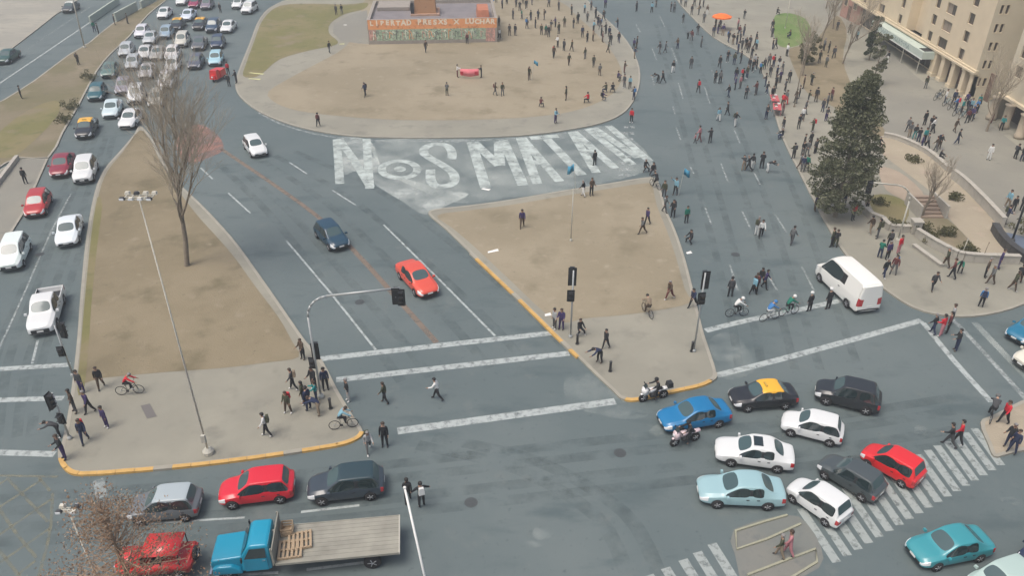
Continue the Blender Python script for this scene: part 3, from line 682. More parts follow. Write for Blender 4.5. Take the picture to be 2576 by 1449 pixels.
# west street
WS = 'cars on the west street'
car('pickup', (100, 834), (130, 728), WHT, 'white pickup truck near the west stop line', WS, name='pickup_truck', cat='pickup')
car('sedan', (164, 614), (182, 544), (.70, .76, .78), 'white sedan following the white pickup', WS)
car('minivan', (18, 678), (52, 596), (.72, .80, .76), 'white station wagon at the left frame edge', WS)
car('hatch', (80, 544), (108, 480), (.42, .03, .03), 'bright red hatchback on the west street', WS)
car('sedan', (142, 444), (170, 384), (.24, .018, .035), 'dark red sedan on the west street', WS)
car('suv', (202, 462), (226, 396), WHT, 'white SUV beside the dark red sedan', WS)
car('sedan', (204, 346), (230, 296), BLK, 'black taxi with yellow roof leading the jam', WS, name='taxi', cat='taxi', roof=YEL)
# the jam, front rows first
jam = [('sedan', (266, 306), (298, 240), (.55, .66, .68), 'pale blue sedan behind the leading taxi'), ('hatch', (230, 256), (258, 208), (.02, .10, .12), 'dark teal hatchback at the verge of the jam'), ('sedan', (262, 198), (292, 152), (.10, .18, .16), 'green grey sedan at the verge behind the teal car'),
 ('suv', (334, 264), (352, 214), WHT, 'white SUV in the second lane of the jam'), ('sedan', (312, 318), (346, 276), WHT, 'white sedan hidden by twigs at the head of the jam'), ('hatch', (300, 238), (322, 196), (.30, .29, .34), 'mauve grey hatchback in the jam'),
 ('hatch', (306, 142), (330, 108), SIL, 'silver hatchback at the verge of the jam'), ('hatch', (342, 96), (372, 62), (.66, .66, .70), 'white hatchback with dark windows at the upper verge'), ('sedan', (366, 111), (393, 77), SIL, 'silver sedan behind bare twigs'),
 ('sedan', (352, 150), (380, 112), (.62, .62, .6), 'white sedan under the twig tips'), ('sedan', (396, 50), (432, 14), WHT, 'white sedan at the upper verge near the shelter'), ('hatch', (405, 98), (431, 64), (.28, .38, .46), 'blue grey hatchback in the upper jam'),
 ('sedan', (458, 52), (490, 22), (.62, .68, .76), 'pale blue sedan in the upper jam'), ('hatch', (446, 14), (470, -14), WHT, 'white hatchback at the top frame edge'), ('sedan', (478, 20), (504, -8), (.26, .02, .07), 'wine red sedan at the top frame edge'), ('hatch', (508, 24), (534, -4), (.20, .17, .21), 'grey hatchback beside the wine red sedan'),
 ('sedan', (490, 74), (518, 44), BLK, 'black taxi with yellow roof in the upper jam'), ('sedan', (435, 74), (459, 46), BLK, 'black taxi with yellow roof partly hidden by twigs'), ('suv', (522, 84), (552, 48), (.035, .07, .12), 'dark blue SUV in the upper jam'), ('sedan', (558, 84), (590, 48), WHT, 'white sedan beside the dark blue SUV'),
 ('hatch', (586, 20), (616, -4), WHT, 'white hatchback near the plaza kerb at the top'), ('suv', (608, 34), (646, 6), WHT, 'white SUV closest to the plaza lawn'), ('minivan', (446, 122), (472, 80), (.56, .55, .48), 'cream minivan in the middle of the jam'), ('hatch', (424, 148), (445, 118), (.70, .68, .66), 'white hatchback in front of the cream minivan'),
 ('hatch', (540, 122), (556, 88), (.025, .045, .09), 'dark blue hatchback behind the pale blue one'), ('hatch', (534, 168), (552, 126), (.36, .58, .66), 'pale blue hatchback behind the red tricycle'), ('sedan', (492, 124), (512, 92), GRY, 'dark grey sedan in the middle of the jam'), ('hatch', (482, 172), (504, 138), (.09, .10, .13), 'charcoal hatchback in the middle of the jam'),
 ('hatch', (424, 180), (446, 144), WHT, 'white hatchback with dark windscreen in the middle of the jam'), ('suv', (410, 222), (430, 186), (.66, .65, .64), 'white SUV half hidden by twigs'), ('sedan', (358, 198), (384, 158), (.45, .44, .43), 'grey sedan in the shade of twigs'), ('hatch', (324, 176), (346, 138), SIL, 'silver hatchback in the second lane'),
 ('sedan', (386, 150), (410, 116), (.40, .40, .38), 'stone grey sedan in the third lane'), ('hatch', (386, 264), (402, 230), (.5, .5, .44), 'beige hatchback behind thick branches')]
for j_ in jam:
    ty = j_[4].startswith('black taxi')
    car(j_[0], j_[1], j_[2], j_[3], j_[4] if 'jam' in j_[4] else j_[4] + ' in the jam', JAM, name='taxi' if ty else 'car', cat='taxi' if ty else 'car', detail=False, roof=YEL if ty else None)
car('sedan', (158, 30), (196, 4), (.05, .06, .06), 'dark sedan with pale roof on the far road', 'cars on the far road', detail=False, roof=(.6, .62, .56))
car('sedan', (-6, 158), (44, 124), (.02, .075, .06), 'dark green sedan on the far road at the left edge', 'cars on the far road', detail=False)

# details of single cars
def sunroof(root_label, x, w, l, H):
    for o in C.objects:
        if o.get('label') == root_label:
            MB().box((x, 0, H + .010), (l, w, .012)).build('sunroof', M['glass'], o)
sunroof('white sedan with sunroof in the middle of the cluster', -.12, .80, .55, 1.485)
for o in list(C.objects):
    if o.get('category') == 'taxi':
        MB().box((-.05, 0, 1.54), (.16, .50, .12), top=.8).build('roof_sign', M['paint'], o).color = (.55, .35, .05, 1)
# --- blue flatbed truck
def flatbed_truck():
    pa, pb = G(540, 1395, .9), G(1004, 1352, .9); d = pa - pb; c = (pa + pb) / 2
    root = empty('flatbed_truck', (c.x, c.y, 0.012), math.atan2(d.y, d.x)); tag(root, 'turquoise blue old flatbed truck loaded with a wooden pallet', 'truck')
    Lh = d.length / 2; f = Lh
    blue = (.004, .27, .42, 1)
    def shell(name, prof, hw, mat, bev=.06, taper=1.0):
        """side outline (x,z) pushed across the width, edges rounded"""
        m = MB(); n = len(prof)
        m.add([(x, -hw * (taper if z > 1.45 else 1), z) for x, z in prof] + [(x, hw * (taper if z > 1.45 else 1), z) for x, z in prof], [tuple(range(n)), tuple(range(2 * n - 1, n - 1, -1))] + [(i, n + i, n + (i + 1) % n, (i + 1) % n) for i in range(n)])
        me = m.mesh(name, M[mat]); bm = bmesh.new(); bm.from_mesh(me); bmesh.ops.recalc_face_normals(bm, faces=bm.faces)
        bmesh.ops.bevel(bm, geom=list(bm.edges), offset=bev, segments=3, affect='EDGES', profile=.5); bm.to_mesh(me); bm.free()
        me.polygons.foreach_set('use_smooth', [True] * len(me.polygons))
        o = place_mesh(name, me, root); o.color = blue; return o
    shell('bonnet', [(f, .62), (f, 1.22), (f - .1, 1.34), (f - 1.5, 1.46), (f - 1.5, .62)], .82, 'paint', .09)
    shell('fender', [(f - .05, .55), (f - .1, .95), (f - .35, 1.06), (f - 1.0, 1.06), (f - 1.35, .8), (f - 1.45, .5)], 1.02, 'paint', .09)
    shell('cab', [(f - 1.4, .6), (f - 1.42, 1.46), (f - 1.78, 2.02), (f - 1.95, 2.12), (f - 2.7, 2.12), (f - 2.8, 2.0), (f - 2.8, .6)], .98, 'paint', .10, .84)
    # windscreen and side windows
    ws = MB(); ws.add([(f - 1.47, -.80, 1.53), (f - 1.47, .80, 1.53), (f - 1.77, .70, 2.0), (f - 1.77, -.70, 2.0)], [(0, 1, 2, 3)]); o = ws.build('windscreen', M['glass'], root); o.location.x = .035; o.location.z = .02
    for sg in (1, -1):
        w = MB(); w.add([(f - 1.62, sg * .985, 1.46), (f - 2.62, sg * .985, 1.46), (f - 2.62, sg * .845, 1.96), (f - 1.9, sg * .845, 1.96)], [(0, 1, 2, 3) if sg < 0 else (3, 2, 1, 0)]); o = w.build('side_window', M['glass'], root); o.location.y = sg * .012
        dr = MB(); dr.box((f - 2.12, sg * .99, 1.04), (1.05, .02, .78)); dd = dr.build('door', M['paint'], root); dd.color = blue
        MB().box((f - 2.5, sg * 1.01, 1.30), (.14, .04, .03)).build('handle', M['chrome'], dd)
        hl = MB().lathe([(.02, .05), (.10, .03), (.11, 0)], (f + .0, sg * .62, .96), 'X', 14).build('headlight', M['headlight'], root)
        MB().box((f - 1.55, sg * 1.16, 1.6), (.06, .14, .24)).build('mirror', M['black'], root)
    MB().box((f + .06, 0, .56), (.10, 1.9, .16)).build('bumper', M['chrome'], root)
    MB().box((f + .005, 0, .95), (.03, .86, .38)).build('grille', M['chrome'], root)
    MB().box((-.45, .35, .62), (2 * Lh - 1.9, .12, .18)).box((-.45, -.35, .62), (2 * Lh - 1.9, .12, .18)).box((-Lh + 1.3, 0, .55), (.14, 1.5, .14)).build('chassis', M['steel_dark'], root)
    # flat bed: planks along the truck, a headboard of boards and corner rails
    x0, x1 = -Lh, f - 3.02; zb = 1.12; bw = 2.25
    for k in range(9):
        y = -bw / 2 + bw * (k + .5) / 9
        MB().box(((x0 + x1) / 2, y, zb), (x1 - x0, bw / 9 - .012, .05)).build('bed_plank', M['bed'], root)
    MB().box(((x0 + x1) / 2, 0, zb - .10), (x1 - x0 - .1, bw - .08, .12)).build('bed_frame', M['steel_dark'], root)
    for sg in (1, -1): MB().box(((x0 + x1) / 2, sg * (bw / 2 + .025), zb - .02), (x1 - x0, .05, .13)).build('side_rail', M['bed'], root)
    MB().box((x0 - .03, 0, zb - .02), (.06, bw + .1, .14)).build('tail_rail', M['steel_pale'], root)
    for k in range(5): MB().box((x1 + .03, 0, zb + .14 + k * .2), (.05, bw + .1, .17)).build('headboard_plank', M['bed'], root)
    for y in (-bw / 2, 0, bw / 2): MB().box((x1 + .085, y, zb + .5), (.06, .08, 1.12)).build('headboard_post', M['bed'], root)
    t, rm = wheel_pair(.42, .24)
    for x, y in ((f - .72, .86), (f - .72, -.86), (-Lh + 1.3, .92), (-Lh + 1.3, -.92)):
        wo = place_mesh('wheel', t, root, (x, y, .42), (0, 0, 0 if y > 0 else math.pi)); place_mesh('rim', rm, wo)
    return root, x1, zb
truck, tx1, tzb = flatbed_truck()
def pallet(dx, dy, rz, tilt, label):
    mw = truck.matrix_basis; p = mw @ Vector((tx1 + dx, dy, tzb + .04)); root = empty('wooden_pallet', p, truck.rotation_euler.z + rz); root.rotation_euler.x = tilt; tag(root, label, 'pallet', 'wooden pallets on the truck bed')
    for k in range(6): MB().box((-.5 + k * .2, 0, .13), (.11, 1.1, .025)).build('slat', M['wood'], root)
    for y in (-.5, 0, .5): MB().box((0, y, .06), (1.12, .09, .1)).build('bearer', M['wood'], root)
pallet(-.62, .42, .05, 0, 'wooden pallet lying against the truck headboard')
pallet(-1.02, -.05, .12, .06, 'wooden pallet leaning over the first one on the truck bed')
def crate():
    p = truck.matrix_basis @ Vector((tx1 - .35, -.72, tzb + .03)); root = empty('wooden_crate', p, truck.rotation_euler.z); tag(root, 'open slatted wooden crate in the corner of the truck bed', 'crate')
    for z in (.08, .26, .44):
        for s_ in (1, -1):
            MB().box((0, s_ * .3, z), (.55, .02, .11)).build('slat', M['wood'], root); MB().box((s_ * .27, 0, z), (.02, .58, .11)).build('slat', M['wood'], root)
    for x in (-.24, .24):
        for y in (-.27, .27): MB().box((x, y, .26), (.04, .04, .5)).build('post', M['wood'], root)
    MB().box((0, 0, .02), (.52, .58, .02)).build('base', M['wood'], root)
crate()
# --- old red open utility vehicle under the withered tree
def red_jeep():
    pa, pb = G(306, 1412, .7), G(486, 1402, .7); d = pa - pb; c = (pa + pb) / 2
    root = empty('utility_vehicle', (c.x, c.y, .012), math.atan2(d.y, d.x)); tag(root, 'old red utility vehicle with hard roof under the withered tree', 'jeep'); f = 1.75
    red = (.60, .03, .03, 1)
    def blk(name, c_, d_, bev=.06, col=red, mat='paint', top=1.0):
        me = MB().box(c_, d_, top=top).mesh(name, M[mat]); bm = bmesh.new(); bm.from_mesh(me); bmesh.ops.bevel(bm, geom=list(bm.edges), offset=bev, segments=3, affect='EDGES'); bm.to_mesh(me); bm.free()
        me.polygons.foreach_set('use_smooth', [True] * len(me.polygons)); o = place_mesh(name, me, root); o.color = col; return o
    blk('body', (-.45, 0, .72), (2.5, 1.5, .56)); blk('bonnet', (1.2, 0, .86), (1.1, 1.16, .44)); blk('roof', (-.45, 0, 1.66), (1.75, 1.42, .10), .04)
    blk('tail', (-1.62, 0, .82), (.3, 1.44, .42), .08)
    for sg in (1, -1):
        blk('fender', (1.18, sg * .66, .74), (1.0, .26, .12), .05)
        blk('door', (.0, sg * .762, .74), (.9, .03, .46), .01)
        MB().lathe([(.02, .06), (.10, .04), (.11, 0)], (1.74, sg * .44, .9), 'X', 12).build('headlight', M['headlight'], root)
        for x in (.42, -.42, -1.28): MB().tube((x, sg * .68, .98), (x - .02, sg * .66, 1.62), .03).build('roof_post', M['black'], root)
        MB().box((-1.78, sg * .58, .9), (.03, .14, .12)).build('taillight', M['taillight'], root)
    MB().add([(.56, -.64, 1.0), (.56, .64, 1.0), (.42, .62, 1.6), (.42, -.62, 1.6)], [(0, 1, 2, 3)]).build('windscreen', M['glass'], root)
    MB().box((-.1, .36, .96), (.46, .46, .12)).box((-.34, .36, 1.16), (.1, .46, .44)).build('seat', M['black'], root); MB().box((-.1, -.36, .96), (.46, .46, .12)).box((-.34, -.36, 1.16), (.1, .46, .44)).build('seat', M['black'], root)
    MB().box((1.79, 0, .58), (.08, 1.4, .12)).build('bumper', M['chrome'], root); MB().box((1.755, 0, .84), (.03, .56, .3)).build('grille', M['black'], root)
    t, rm = wheel_pair(.34, .18)
    for x, y in ((1.15, .70), (1.15, -.70), (-1.15, .70), (-1.15, -.70)):
        wo = place_mesh('wheel', t, root, (x, y, .34), (0, 0, 0 if y > 0 else math.pi)); place_mesh('rim', rm, wo)
    sw = place_mesh('spare_wheel', t, root, (-1.86, 0, .98), (0, 0, R(90))); place_mesh('rim', rm, sw)
red_jeep()
# --- small red delivery tricycle at the plaza corner
def tricycle():
    p = on(549, 200); root = empty('delivery_tricycle', p, R(-100)); tag(root, 'red box tricycle standing at the plaza corner', 'tricycle'); red = (.62, .03, .03, 1)
    def pb(name, c_, d_, top=1.0): o = MB().box(c_, d_, top=top).build(name, M['paint'], root); o.color = red
    pb('cargo_box', (-.5, 0, .86), (1.3, 1.25, .9)); pb('cab', (.62, 0, .95), (.9, 1.1, 1.1), .8); pb('nose', (1.15, 0, .7), (.4, .8, .5), .7)
    MB().add([(1.02, -.4, 1.0), (1.02, .4, 1.0), (.96, .36, 1.4), (.96, -.36, 1.4)], [(0, 1, 2, 3)]).build('windscreen', M['glass'], root)
    MB().lathe([(.02, .05), (.12, .02), (.12, 0)], (1.36, 0, .74), 'X', 12).build('headlight', M['headlight'], root)
    t, rm = wheel_pair(.26, .14)
    for x, y in ((1.05, 0), (-.6, .56), (-.6, -.56)):
        wo = place_mesh('wheel', t, root, (x, y, .26)); place_mesh('rim', rm, wo)
tricycle()

# ------------------------------------------------------------------ people
def rotx(v, a):
    c, s = math.cos(a), math.sin(a); return Vector((v.x, v.y * c - v.z * s, v.y * s + v.z * c))
def limb(a, ab=0.0, side=1):
    """direction of a limb hanging down, swung forward by a and out to the side by ab"""
    d = Vector((side * math.sin(R(ab)), math.sin(R(a)) * math.cos(R(ab)), -math.cos(R(a)) * math.cos(R(ab)))); return d.normalized()
SKIN_, TOP_, LEG_, SHOE_, DARK_ = range(5)
def body_mesh(key, lean=3, hip=(0, 0), knee=(0, 0), sh=(0, 0), ab=(8, 8), el=(12, 12), hab=(3, 3), lift=0.0, seat=None, headfwd=0.0, coat=1.0):
    V = []; E_ = []; Rd = []; L_ = []          # joints, bones, radii, label of the bone that ends here
    def j(p, r, par=None, lab=TOP_):
        V.append(Vector(p)); Rd.append(r); L_.append(lab)
        if par is not None: E_.append((par, len(V) - 1))
        return len(V) - 1
    up = Vector((0, math.sin(R(lean)), math.cos(R(lean)))); fw = Vector((0, math.cos(R(lean)), -math.sin(R(lean))))
    pel = j((0, 0, 0), .135 * coat, None, LEG_); wst = j(up * .16, .125 * coat, pel); cst = j(up * .36, .145 * coat, wst)
    nkb = j(up * .50, .075, cst); nk = j(up * .565 + fw * .015, .052, nkb, SKIN_); hd = j(up * .65 + fw * (.03 + headfwd), .088, nk, SKIN_); ht = j(up * .755 + fw * (.025 + headfwd), .070, hd, SKIN_)
    hands = []; feet = []
    for k, sd in ((0, 1), (1, -1)):
        s0 = j(up * .45 + Vector((sd * .165, 0, 0)), .072 * coat, cst)
        du = limb(sh[k], ab[k], sd); df = limb(sh[k] + el[k], ab[k] * .5, sd)
        e0 = j(V[s0] + du * .28, .052 * coat, s0); w0 = j(V[e0] + df * .24, .038, e0); p0 = j(V[w0] + df * .085, .040, w0, SKIN_)
        hands.append((V[p0].copy(), df, sd))
        h0 = j(Vector((sd * .09, 0, -.05)), .098 * coat, pel, LEG_); dt = limb(hip[k], hab[k], sd); ds = limb(hip[k] - knee[k], hab[k], sd)
        k0 = j(V[h0] + dt * .41, .068, h0, LEG_); a0 = j(V[k0] + ds * .41, .046, k0, LEG_)
        fd = Vector((0, 1, 0)) if abs(ds.z) > .4 else Vector((0, .3, -.95))
        t0 = j(V[a0] + fd * .15 + Vector((0, 0, -.045)), .040, a0, SHOE_); feet.append(a0)
    Rd = [r * (1.13 if l != SKIN_ else 1.06) for r, l in zip(Rd, L_)]
    me = bpy.data.meshes.new('sk'); me.from_pydata([tuple(v) for v in V], E_, []); me.update()
    o = bpy.data.objects.new('tmp_body', me); C.objects.link(o)
    m = o.modifiers.new('k', 'SKIN'); m.branch_smoothing = .4; m.use_smooth_shade = True
    for i, sv in enumerate(me.skin_vertices[0].data):
        sv.radius = (Rd[i], Rd[i] * (.78 if i in (pel, wst, cst) else 1.0)); sv.use_root = (i == pel)
    if True:
        for i in (pel, wst, cst): me.skin_vertices[0].data[i].radius = (Rd[i] * 1.12, Rd[i] * .82)
    s_ = o.modifiers.new('s', 'SUBSURF'); s_.levels = 1; s_.render_levels = 1
    r = eval_mesh(o); bpy.data.objects.remove(o)
    vs_ = [v.co.copy() for v in r.vertices]; fs = [tuple(p.vertices) for p in r.polygons]; mi = []
    segs = [(V[a], V[b], L_[b]) for a, b in E_]
    for p in r.polygons:
        c = p.center; best = (9, 0)
        for a, b, lab in segs:
            d = b - a; t = max(0, min(1, (c - a).dot(d) / max(d.length_squared, 1e-9))); q = (c - (a + d * t)).length
            if q < best[0]: best = (q, lab)
        mi.append(best[1])
    # fingers, nose, ears and eyes
    for p, df, sd in hands:
        q = df.to_track_quat('Z', 'X'); base = p + df * .02
        for fi, (off, ln, sp) in enumerate(((-.028, .062, -.05), (-.010, .074, 0), (.010, .070, .03), (.027, .054, .08), (-.036, .048, -.9))):
            st_ = base + q @ Vector((off, 0, -.035 if fi == 4 else 0)); d1 = (df + (q @ Vector((sp, .25, 0)))).normalized()
            b = MB().tube(st_, st_ + d1 * ln * .55, .009, .0085, 4, cap=False).tube(st_ + d1 * ln * .55, st_ + d1 * ln * .55 + (d1 + q @ Vector((0, .5, 0))).normalized() * ln * .5, .0085, .006, 4)
            o_ = len(vs_); vs_ += [Vector(v) for v in b.v]; fs += [tuple(i + o_ for i in f) for f in b.f]; mi += [SKIN_] * len(b.f)
    hc = V[hd] + up * .035; rt = Vector((1, 0, 0))
    nb = MB().tube(hc + fw * .080, hc + fw * .115 - up * .015, .018, .008, 4)
    for sd in (1, -1): nb.box(hc + rt * sd * .092, (.02, .035, .055))
    o_ = len(vs_); vs_ += [Vector(v) for v in nb.v]; fs += [tuple(i + o_ for i in f) for f in nb.f]; mi += [SKIN_] * len(nb.f)
    eb = MB()
    for sd in (1, -1): eb.box(hc + fw * .088 + rt * sd * .034 + up * .02, (.024, .02, .012))
    o_ = len(vs_); vs_ += [Vector(v) for v in eb.v]; fs += [tuple(i + o_ for i in f) for f in eb.f]; mi += [DARK_] * len(eb.f)
    zmin = min(v.z for v in vs_)
    for v in vs_: v.z += -zmin + lift
    dz = -zmin + lift
    n = bpy.data.meshes.new('person_' + key); n.from_pydata([tuple(v) for v in vs_], [], fs); n.update()
    for k in range(5): n.materials.append(None)
    n.polygons.foreach_set('material_index', mi); n.polygons.foreach_set('use_smooth', [True] * len(fs))
    # hair cap that follows the head, and where a pack sits
    hp = V[hd] + up * .03 + Vector((0, 0, dz)); hm = MB()
    for i in range(6):
        pass
    N = 10; rings = []
    for a, rr, zz in ((0, .104, -.045), (0, .112, .02), (0, .104, .065), (0, .074, .103), (0, .03, .122)):
        rings.append([hp + up * zz + rt * (rr * math.cos(2 * math.pi * i / N)) + fw * (rr * math.sin(2 * math.pi * i / N) * 1.08 - .022 - (.0 if zz > .03 else max(0, math.sin(2 * math.pi * i / N)) * .085)) for i in range(N)])
    hm.add([p for r_ in rings for p in r_], [(k * N + i, k * N + (i + 1) % N, (k + 1) * N + (i + 1) % N, (k + 1) * N + i) for k in range(4) for i in range(N)] + [tuple(4 * N + i for i in range(N))])
    hair = hm.mesh('hair_' + key, M['black'], True); hair.materials.clear(); hair.materials.append(None)
    pk = MB().box(V[cst] + Vector((0, 0, dz)) - fw * .20 - up * .02, (.30, .17, .42), top=.8).mesh('pack_' + key, M['black']); pk.materials.clear(); pk.materials.append(None)
    hl = hp + up * .05
    hel = MB().lathe([(.128, -.06), (.136, 0), (.118, .06), (.07, .10), (.02, .115)], hl - fw * .0, 'Z', 12).mesh('helmet_' + key, M['black'], True); hel.materials.clear(); hel.materials.append(None)
    return dict(me=n, hair=hair, pack=pk, helmet=hel, hands=[h[0] + Vector((0, 0, dz)) for h in hands])
POSE = dict(
    s=body_mesh('stand'), a=body_mesh('stand_apart', lean=2, hip=(4, -4), hab=(7, 7), el=(30, 22), ab=(10, 12)), t=body_mesh('stand_coat', coat=1.16, lean=4, el=(70, 60), sh=(10, 14)),
    w=body_mesh('walk', lean=5, hip=(16, -13), knee=(5, 14), sh=(-14, 16), el=(14, 26)), v=body_mesh('walk_other', lean=5, hip=(-13, 16), knee=(15, 5), sh=(16, -13), el=(24, 14)),
    x=body_mesh('stride', lean=12, hip=(25, -19), knee=(8, 24), sh=(-24, 28), el=(36, 50), coat=1.08), h=body_mesh('phone', lean=0, sh=(58, 62), el=(78, 74), ab=(4, 4), hip=(2, -2)),
    f=body_mesh('flag', lean=2, hip=(6, -6), sh=(120, 8), el=(20, 16), ab=(14, 10)), q=body_mesh('sit', lean=6, hip=(86, 84), knee=(118, 112), sh=(42, 40), el=(32, 30), hab=(14, 14)),
    y=body_mesh('cycle', lean=38, hip=(88, 48), knee=(96, 42), sh=(52, 52), el=(8, 8), ab=(9, 9), headfwd=.03, lift=.18), z=body_mesh('ride', lean=14, hip=(72, 72), knee=(84, 84), hab=(22, 22), sh=(50, 50), el=(30, 30), ab=(18, 18), lift=.24),
    d=body_mesh('bend', lean=62, hip=(18, 4), knee=(24, 14), sh=(64, 58), el=(20, 20)), j=body_mesh('arms_out', lean=0, sh=(20, 16), ab=(48, 40), el=(20, 20), hip=(3, -3)), c=body_mesh('hold', lean=2, sh=(46, 40), el=(48, 52), ab=(10, 10), hip=(4, -3)))
CLOTH = dict(k=(.028, .030, .033), c=(.068, .070, .074), n=(.030, .040, .080), g=(.13, .135, .135), o=(.065, .07, .045), b=(.085, .062, .045), m=(.13, .045, .045), w=(.66, .67, .65), r=(.55, .03, .045), e=(.02, .16, .11), t=(.03, .24, .24), u=(.06, .19, .42), p=(.055, .04, .115), i=(.46, .20, .22), a=(.25, .20, .145), l=(.34, .35, .35), s=(.20, .38, .46))
MC = {k: flat('cloth_' + k, v, .9, spec=.2, noise=.15, scale=9) for k, v in CLOTH.items()}
MSK = [flat('skin', (.42, .26, .18), .6), flat('skin_tan', (.30, .175, .115), .6)]
MHAIR = [flat('hair_black', (.016, .014, .013), .6), flat('hair_brown', (.045, .028, .018), .6), flat('hair_grey', (.22, .21, .2), .7)]
MSHOE = [flat('shoe_black', (.02, .02, .02), .7), flat('shoe_white', (.55, .55, .53), .7), flat('shoe_brown', (.07, .05, .035), .7)]
NAMEC = dict(k='black', c='dark grey', n='navy', g='grey', o='olive', b='brown', m='maroon', w='white', r='red', e='green', t='teal', u='blue', p='dark purple', i='pink', a='tan', l='pale grey', s='light blue')
PW = {'s': 'standing', 'a': 'standing', 't': 'standing', 'w': 'walking', 'v': 'walking', 'x': 'striding', 'h': 'holding a phone up', 'f': 'with one arm raised', 'q': 'sitting', 'y': 'cycling', 'z': 'riding', 'd': 'bending down', 'j': 'with arms out', 'c': 'holding something'}
prng = random.Random(11); NP = [0]
def person(px, py, pose='s', top='k', leg='k', label=None, group=None, rz=None, pack=None, helmet=None, sc=None, z=None, loc=None, shoe=None, hair=None):
    p = loc if loc is not None else on(px, py); P_ = POSE[pose]
    o = bpy.data.objects.new('person', P_['me']); C.objects.link(o); o.location = (p.x, p.y, p.z + (z or 0.0) + .004)
    o.rotation_euler = (0, 0, prng.uniform(0, 6.28) if rz is None else R(rz)); k = sc if sc else prng.uniform(.95, 1.06); o.scale = (k * prng.uniform(.96, 1.08), k, k)
    ms = [MSK[prng.random() < .4], MC[top], MC[leg], MSHOE[prng.choice((0, 0, 0, 1, 2))] if shoe is None else MSHOE[shoe], MHAIR[0]]
    for i, m_ in enumerate(ms): o.material_slots[i].link = 'OBJECT'; o.material_slots[i].material = m_
    tag(o, label, 'person', group)
    if helmet:
        h = place_mesh('helmet', P_['helmet'], o); h.material_slots[0].link = 'OBJECT'; h.material_slots[0].material = MC[helmet]
    else:
        h = place_mesh('hair', P_['hair'], o); h.material_slots[0].link = 'OBJECT'; h.material_slots[0].material = MHAIR[prng.choice((0, 0, 0, 1, 1, 2))] if hair is None else MHAIR[hair]
    if pack:
        h = place_mesh('backpack', P_['pack'], o); h.material_slots[0].link = 'OBJECT'; h.material_slots[0].material = MC[pack]
    NP[0] += 1
    return o
RX, RY = {1: 0.0, 2: 611.4, 3: 1222.8, 4: 1896.7}, {1: 0.0, 2: 339.7, 3: 679.3, 4: 1041.4}
def Z(code, x, y): return (RX[int(code[1])] + x / 3.555, RY[int(code[0])] + y / 3.555)
def crowd(code, where, group, data):
    for it in data.split():
        f = it.split(','); x, y, pose, cl = float(f[0]), float(f[1]), f[2], f[3]
        px, py = Z(code, x, y); top, leg = cl[0], (cl[1] if len(cl) > 1 else 'k')
        pk = cl[2] if len(cl) > 2 else None
        if top in 'kco' and prng.random() < .30: top = prng.choice('gabnmplgsew')
        if leg == 'k' and prng.random() < .35: leg = prng.choice('ncgnba')
        if pk is None and prng.random() < .14: pk = prng.choice('kkcnormu')
        lb = 'person in %s %s %s' % (NAMEC[top] if leg in (top, 'k', 'c', 'n') else NAMEC[top] + ' and ' + NAMEC[leg], PW[pose], where)
        if pk: lb = 'person in %s with %s backpack %s %s' % (NAMEC[top], NAMEC[pk], PW[pose], where)
        if len(lb.split()) > 16: lb = 'person in %s %s %s' % (NAMEC[top], PW[pose], where)
        person(px, py, pose, top, leg, lb, group, pack=pk)
g1 = 'people on the plaza earth'
crowd('12', 'on the plaza beside the lawn path', g1, '835,130,s,ck 885,125,a,kg 775,470,w,kg')
crowd('12', 'in front of the painted monument wall', g1, '1635,465,w,bk 2005,390,s,ok')
crowd('12', 'on the bare earth of the plaza', g1, '1095,860,v,ck 1825,855,t,oo 2255,850,w,bk 2320,855,a,og 675,1130,w,mk')
crowd('13', 'in the crowd beside the monument', 'crowd beside the monument', '240,170,s,ck 320,165,a,kn 300,95,t,kk 145,75,s,ck 185,35,a,gk 360,80,w,kk 465,175,t,ok 520,175,s,bg 115,230,s,ck 210,315,t,ck 260,315,s,kc 365,255,a,gc 120,345,v,kk 495,310,s,ok 535,310,a,ec 700,240,w,ob 765,130,s,kk 620,240,t,pk 60,60,s,ck 20,120,a,gk 90,20,s,nk 270,60,a,ck 410,40,s,ck 560,60,w,gk 330,30,s,kk 650,90,s,ck 40,190,v,cg')
crowd('13', 'on the east side of the plaza', 'people on the east side of the plaza', '605,515,w,bk 640,420,t,wk 695,455,s,ck 740,580,w,ob 765,455,v,ok 885,525,a,og 905,375,s,kk 955,365,t,ab 960,595,w,ok 1015,675,v,gb 1000,230,s,ck 905,190,w,gk 880,115,s,kc 715,895,a,ob 650,300,s,oc 1235,650,t,bm 1235,785,s,cg 1285,790,w,kk 1320,890,t,ck')
crowd('13', 'on the plaza kerb', 'people sitting on the plaza kerb', '1040,900,q,og 1070,830,q,ok 1130,830,q,kc 1175,720,q,oc 910,920,q,rk 490,960,q,mc')
crowd('13', 'on the pale ring of the plaza', g1, '620,1100,t,op')
crowd('13', 'where the plaza meets the avenue', 'people where the plaza meets the avenue', '940,90,t,ck 1065,70,s,ck 1050,185,w,kk 1175,250,t,kn 1040,375,a,cb 1090,470,w,ok 1100,330,s,nk 1070,300,t,kk 1185,380,v,kk 1345,100,s,ck 1325,520,t,nk 1320,440,a,pk 1345,430,s,kk')
crowd('13', 'out on the asphalt of the avenue', 'people out on the avenue', '1550,480,w,ck 1600,470,v,gc 1710,435,t,kn 1540,740,d,kk 1580,745,x,kk 1670,650,w,kw 1830,610,s,cc 1895,830,v,gc 2045,740,s,kk 2090,745,w,ck 2165,870,w,kk 2085,605,v,kk 2155,555,t,kk 2215,580,s,ok 2275,565,a,kc 2395,590,w,kk 1890,310,t,kg 1800,345,d,gk 1835,365,w,cg 1920,420,s,gc 2320,880,t,ck 2155,1030,w,kk 2075,1080,v,kw 2225,1130,j,kw 1520,60,s,cg 1480,110,w,ck')
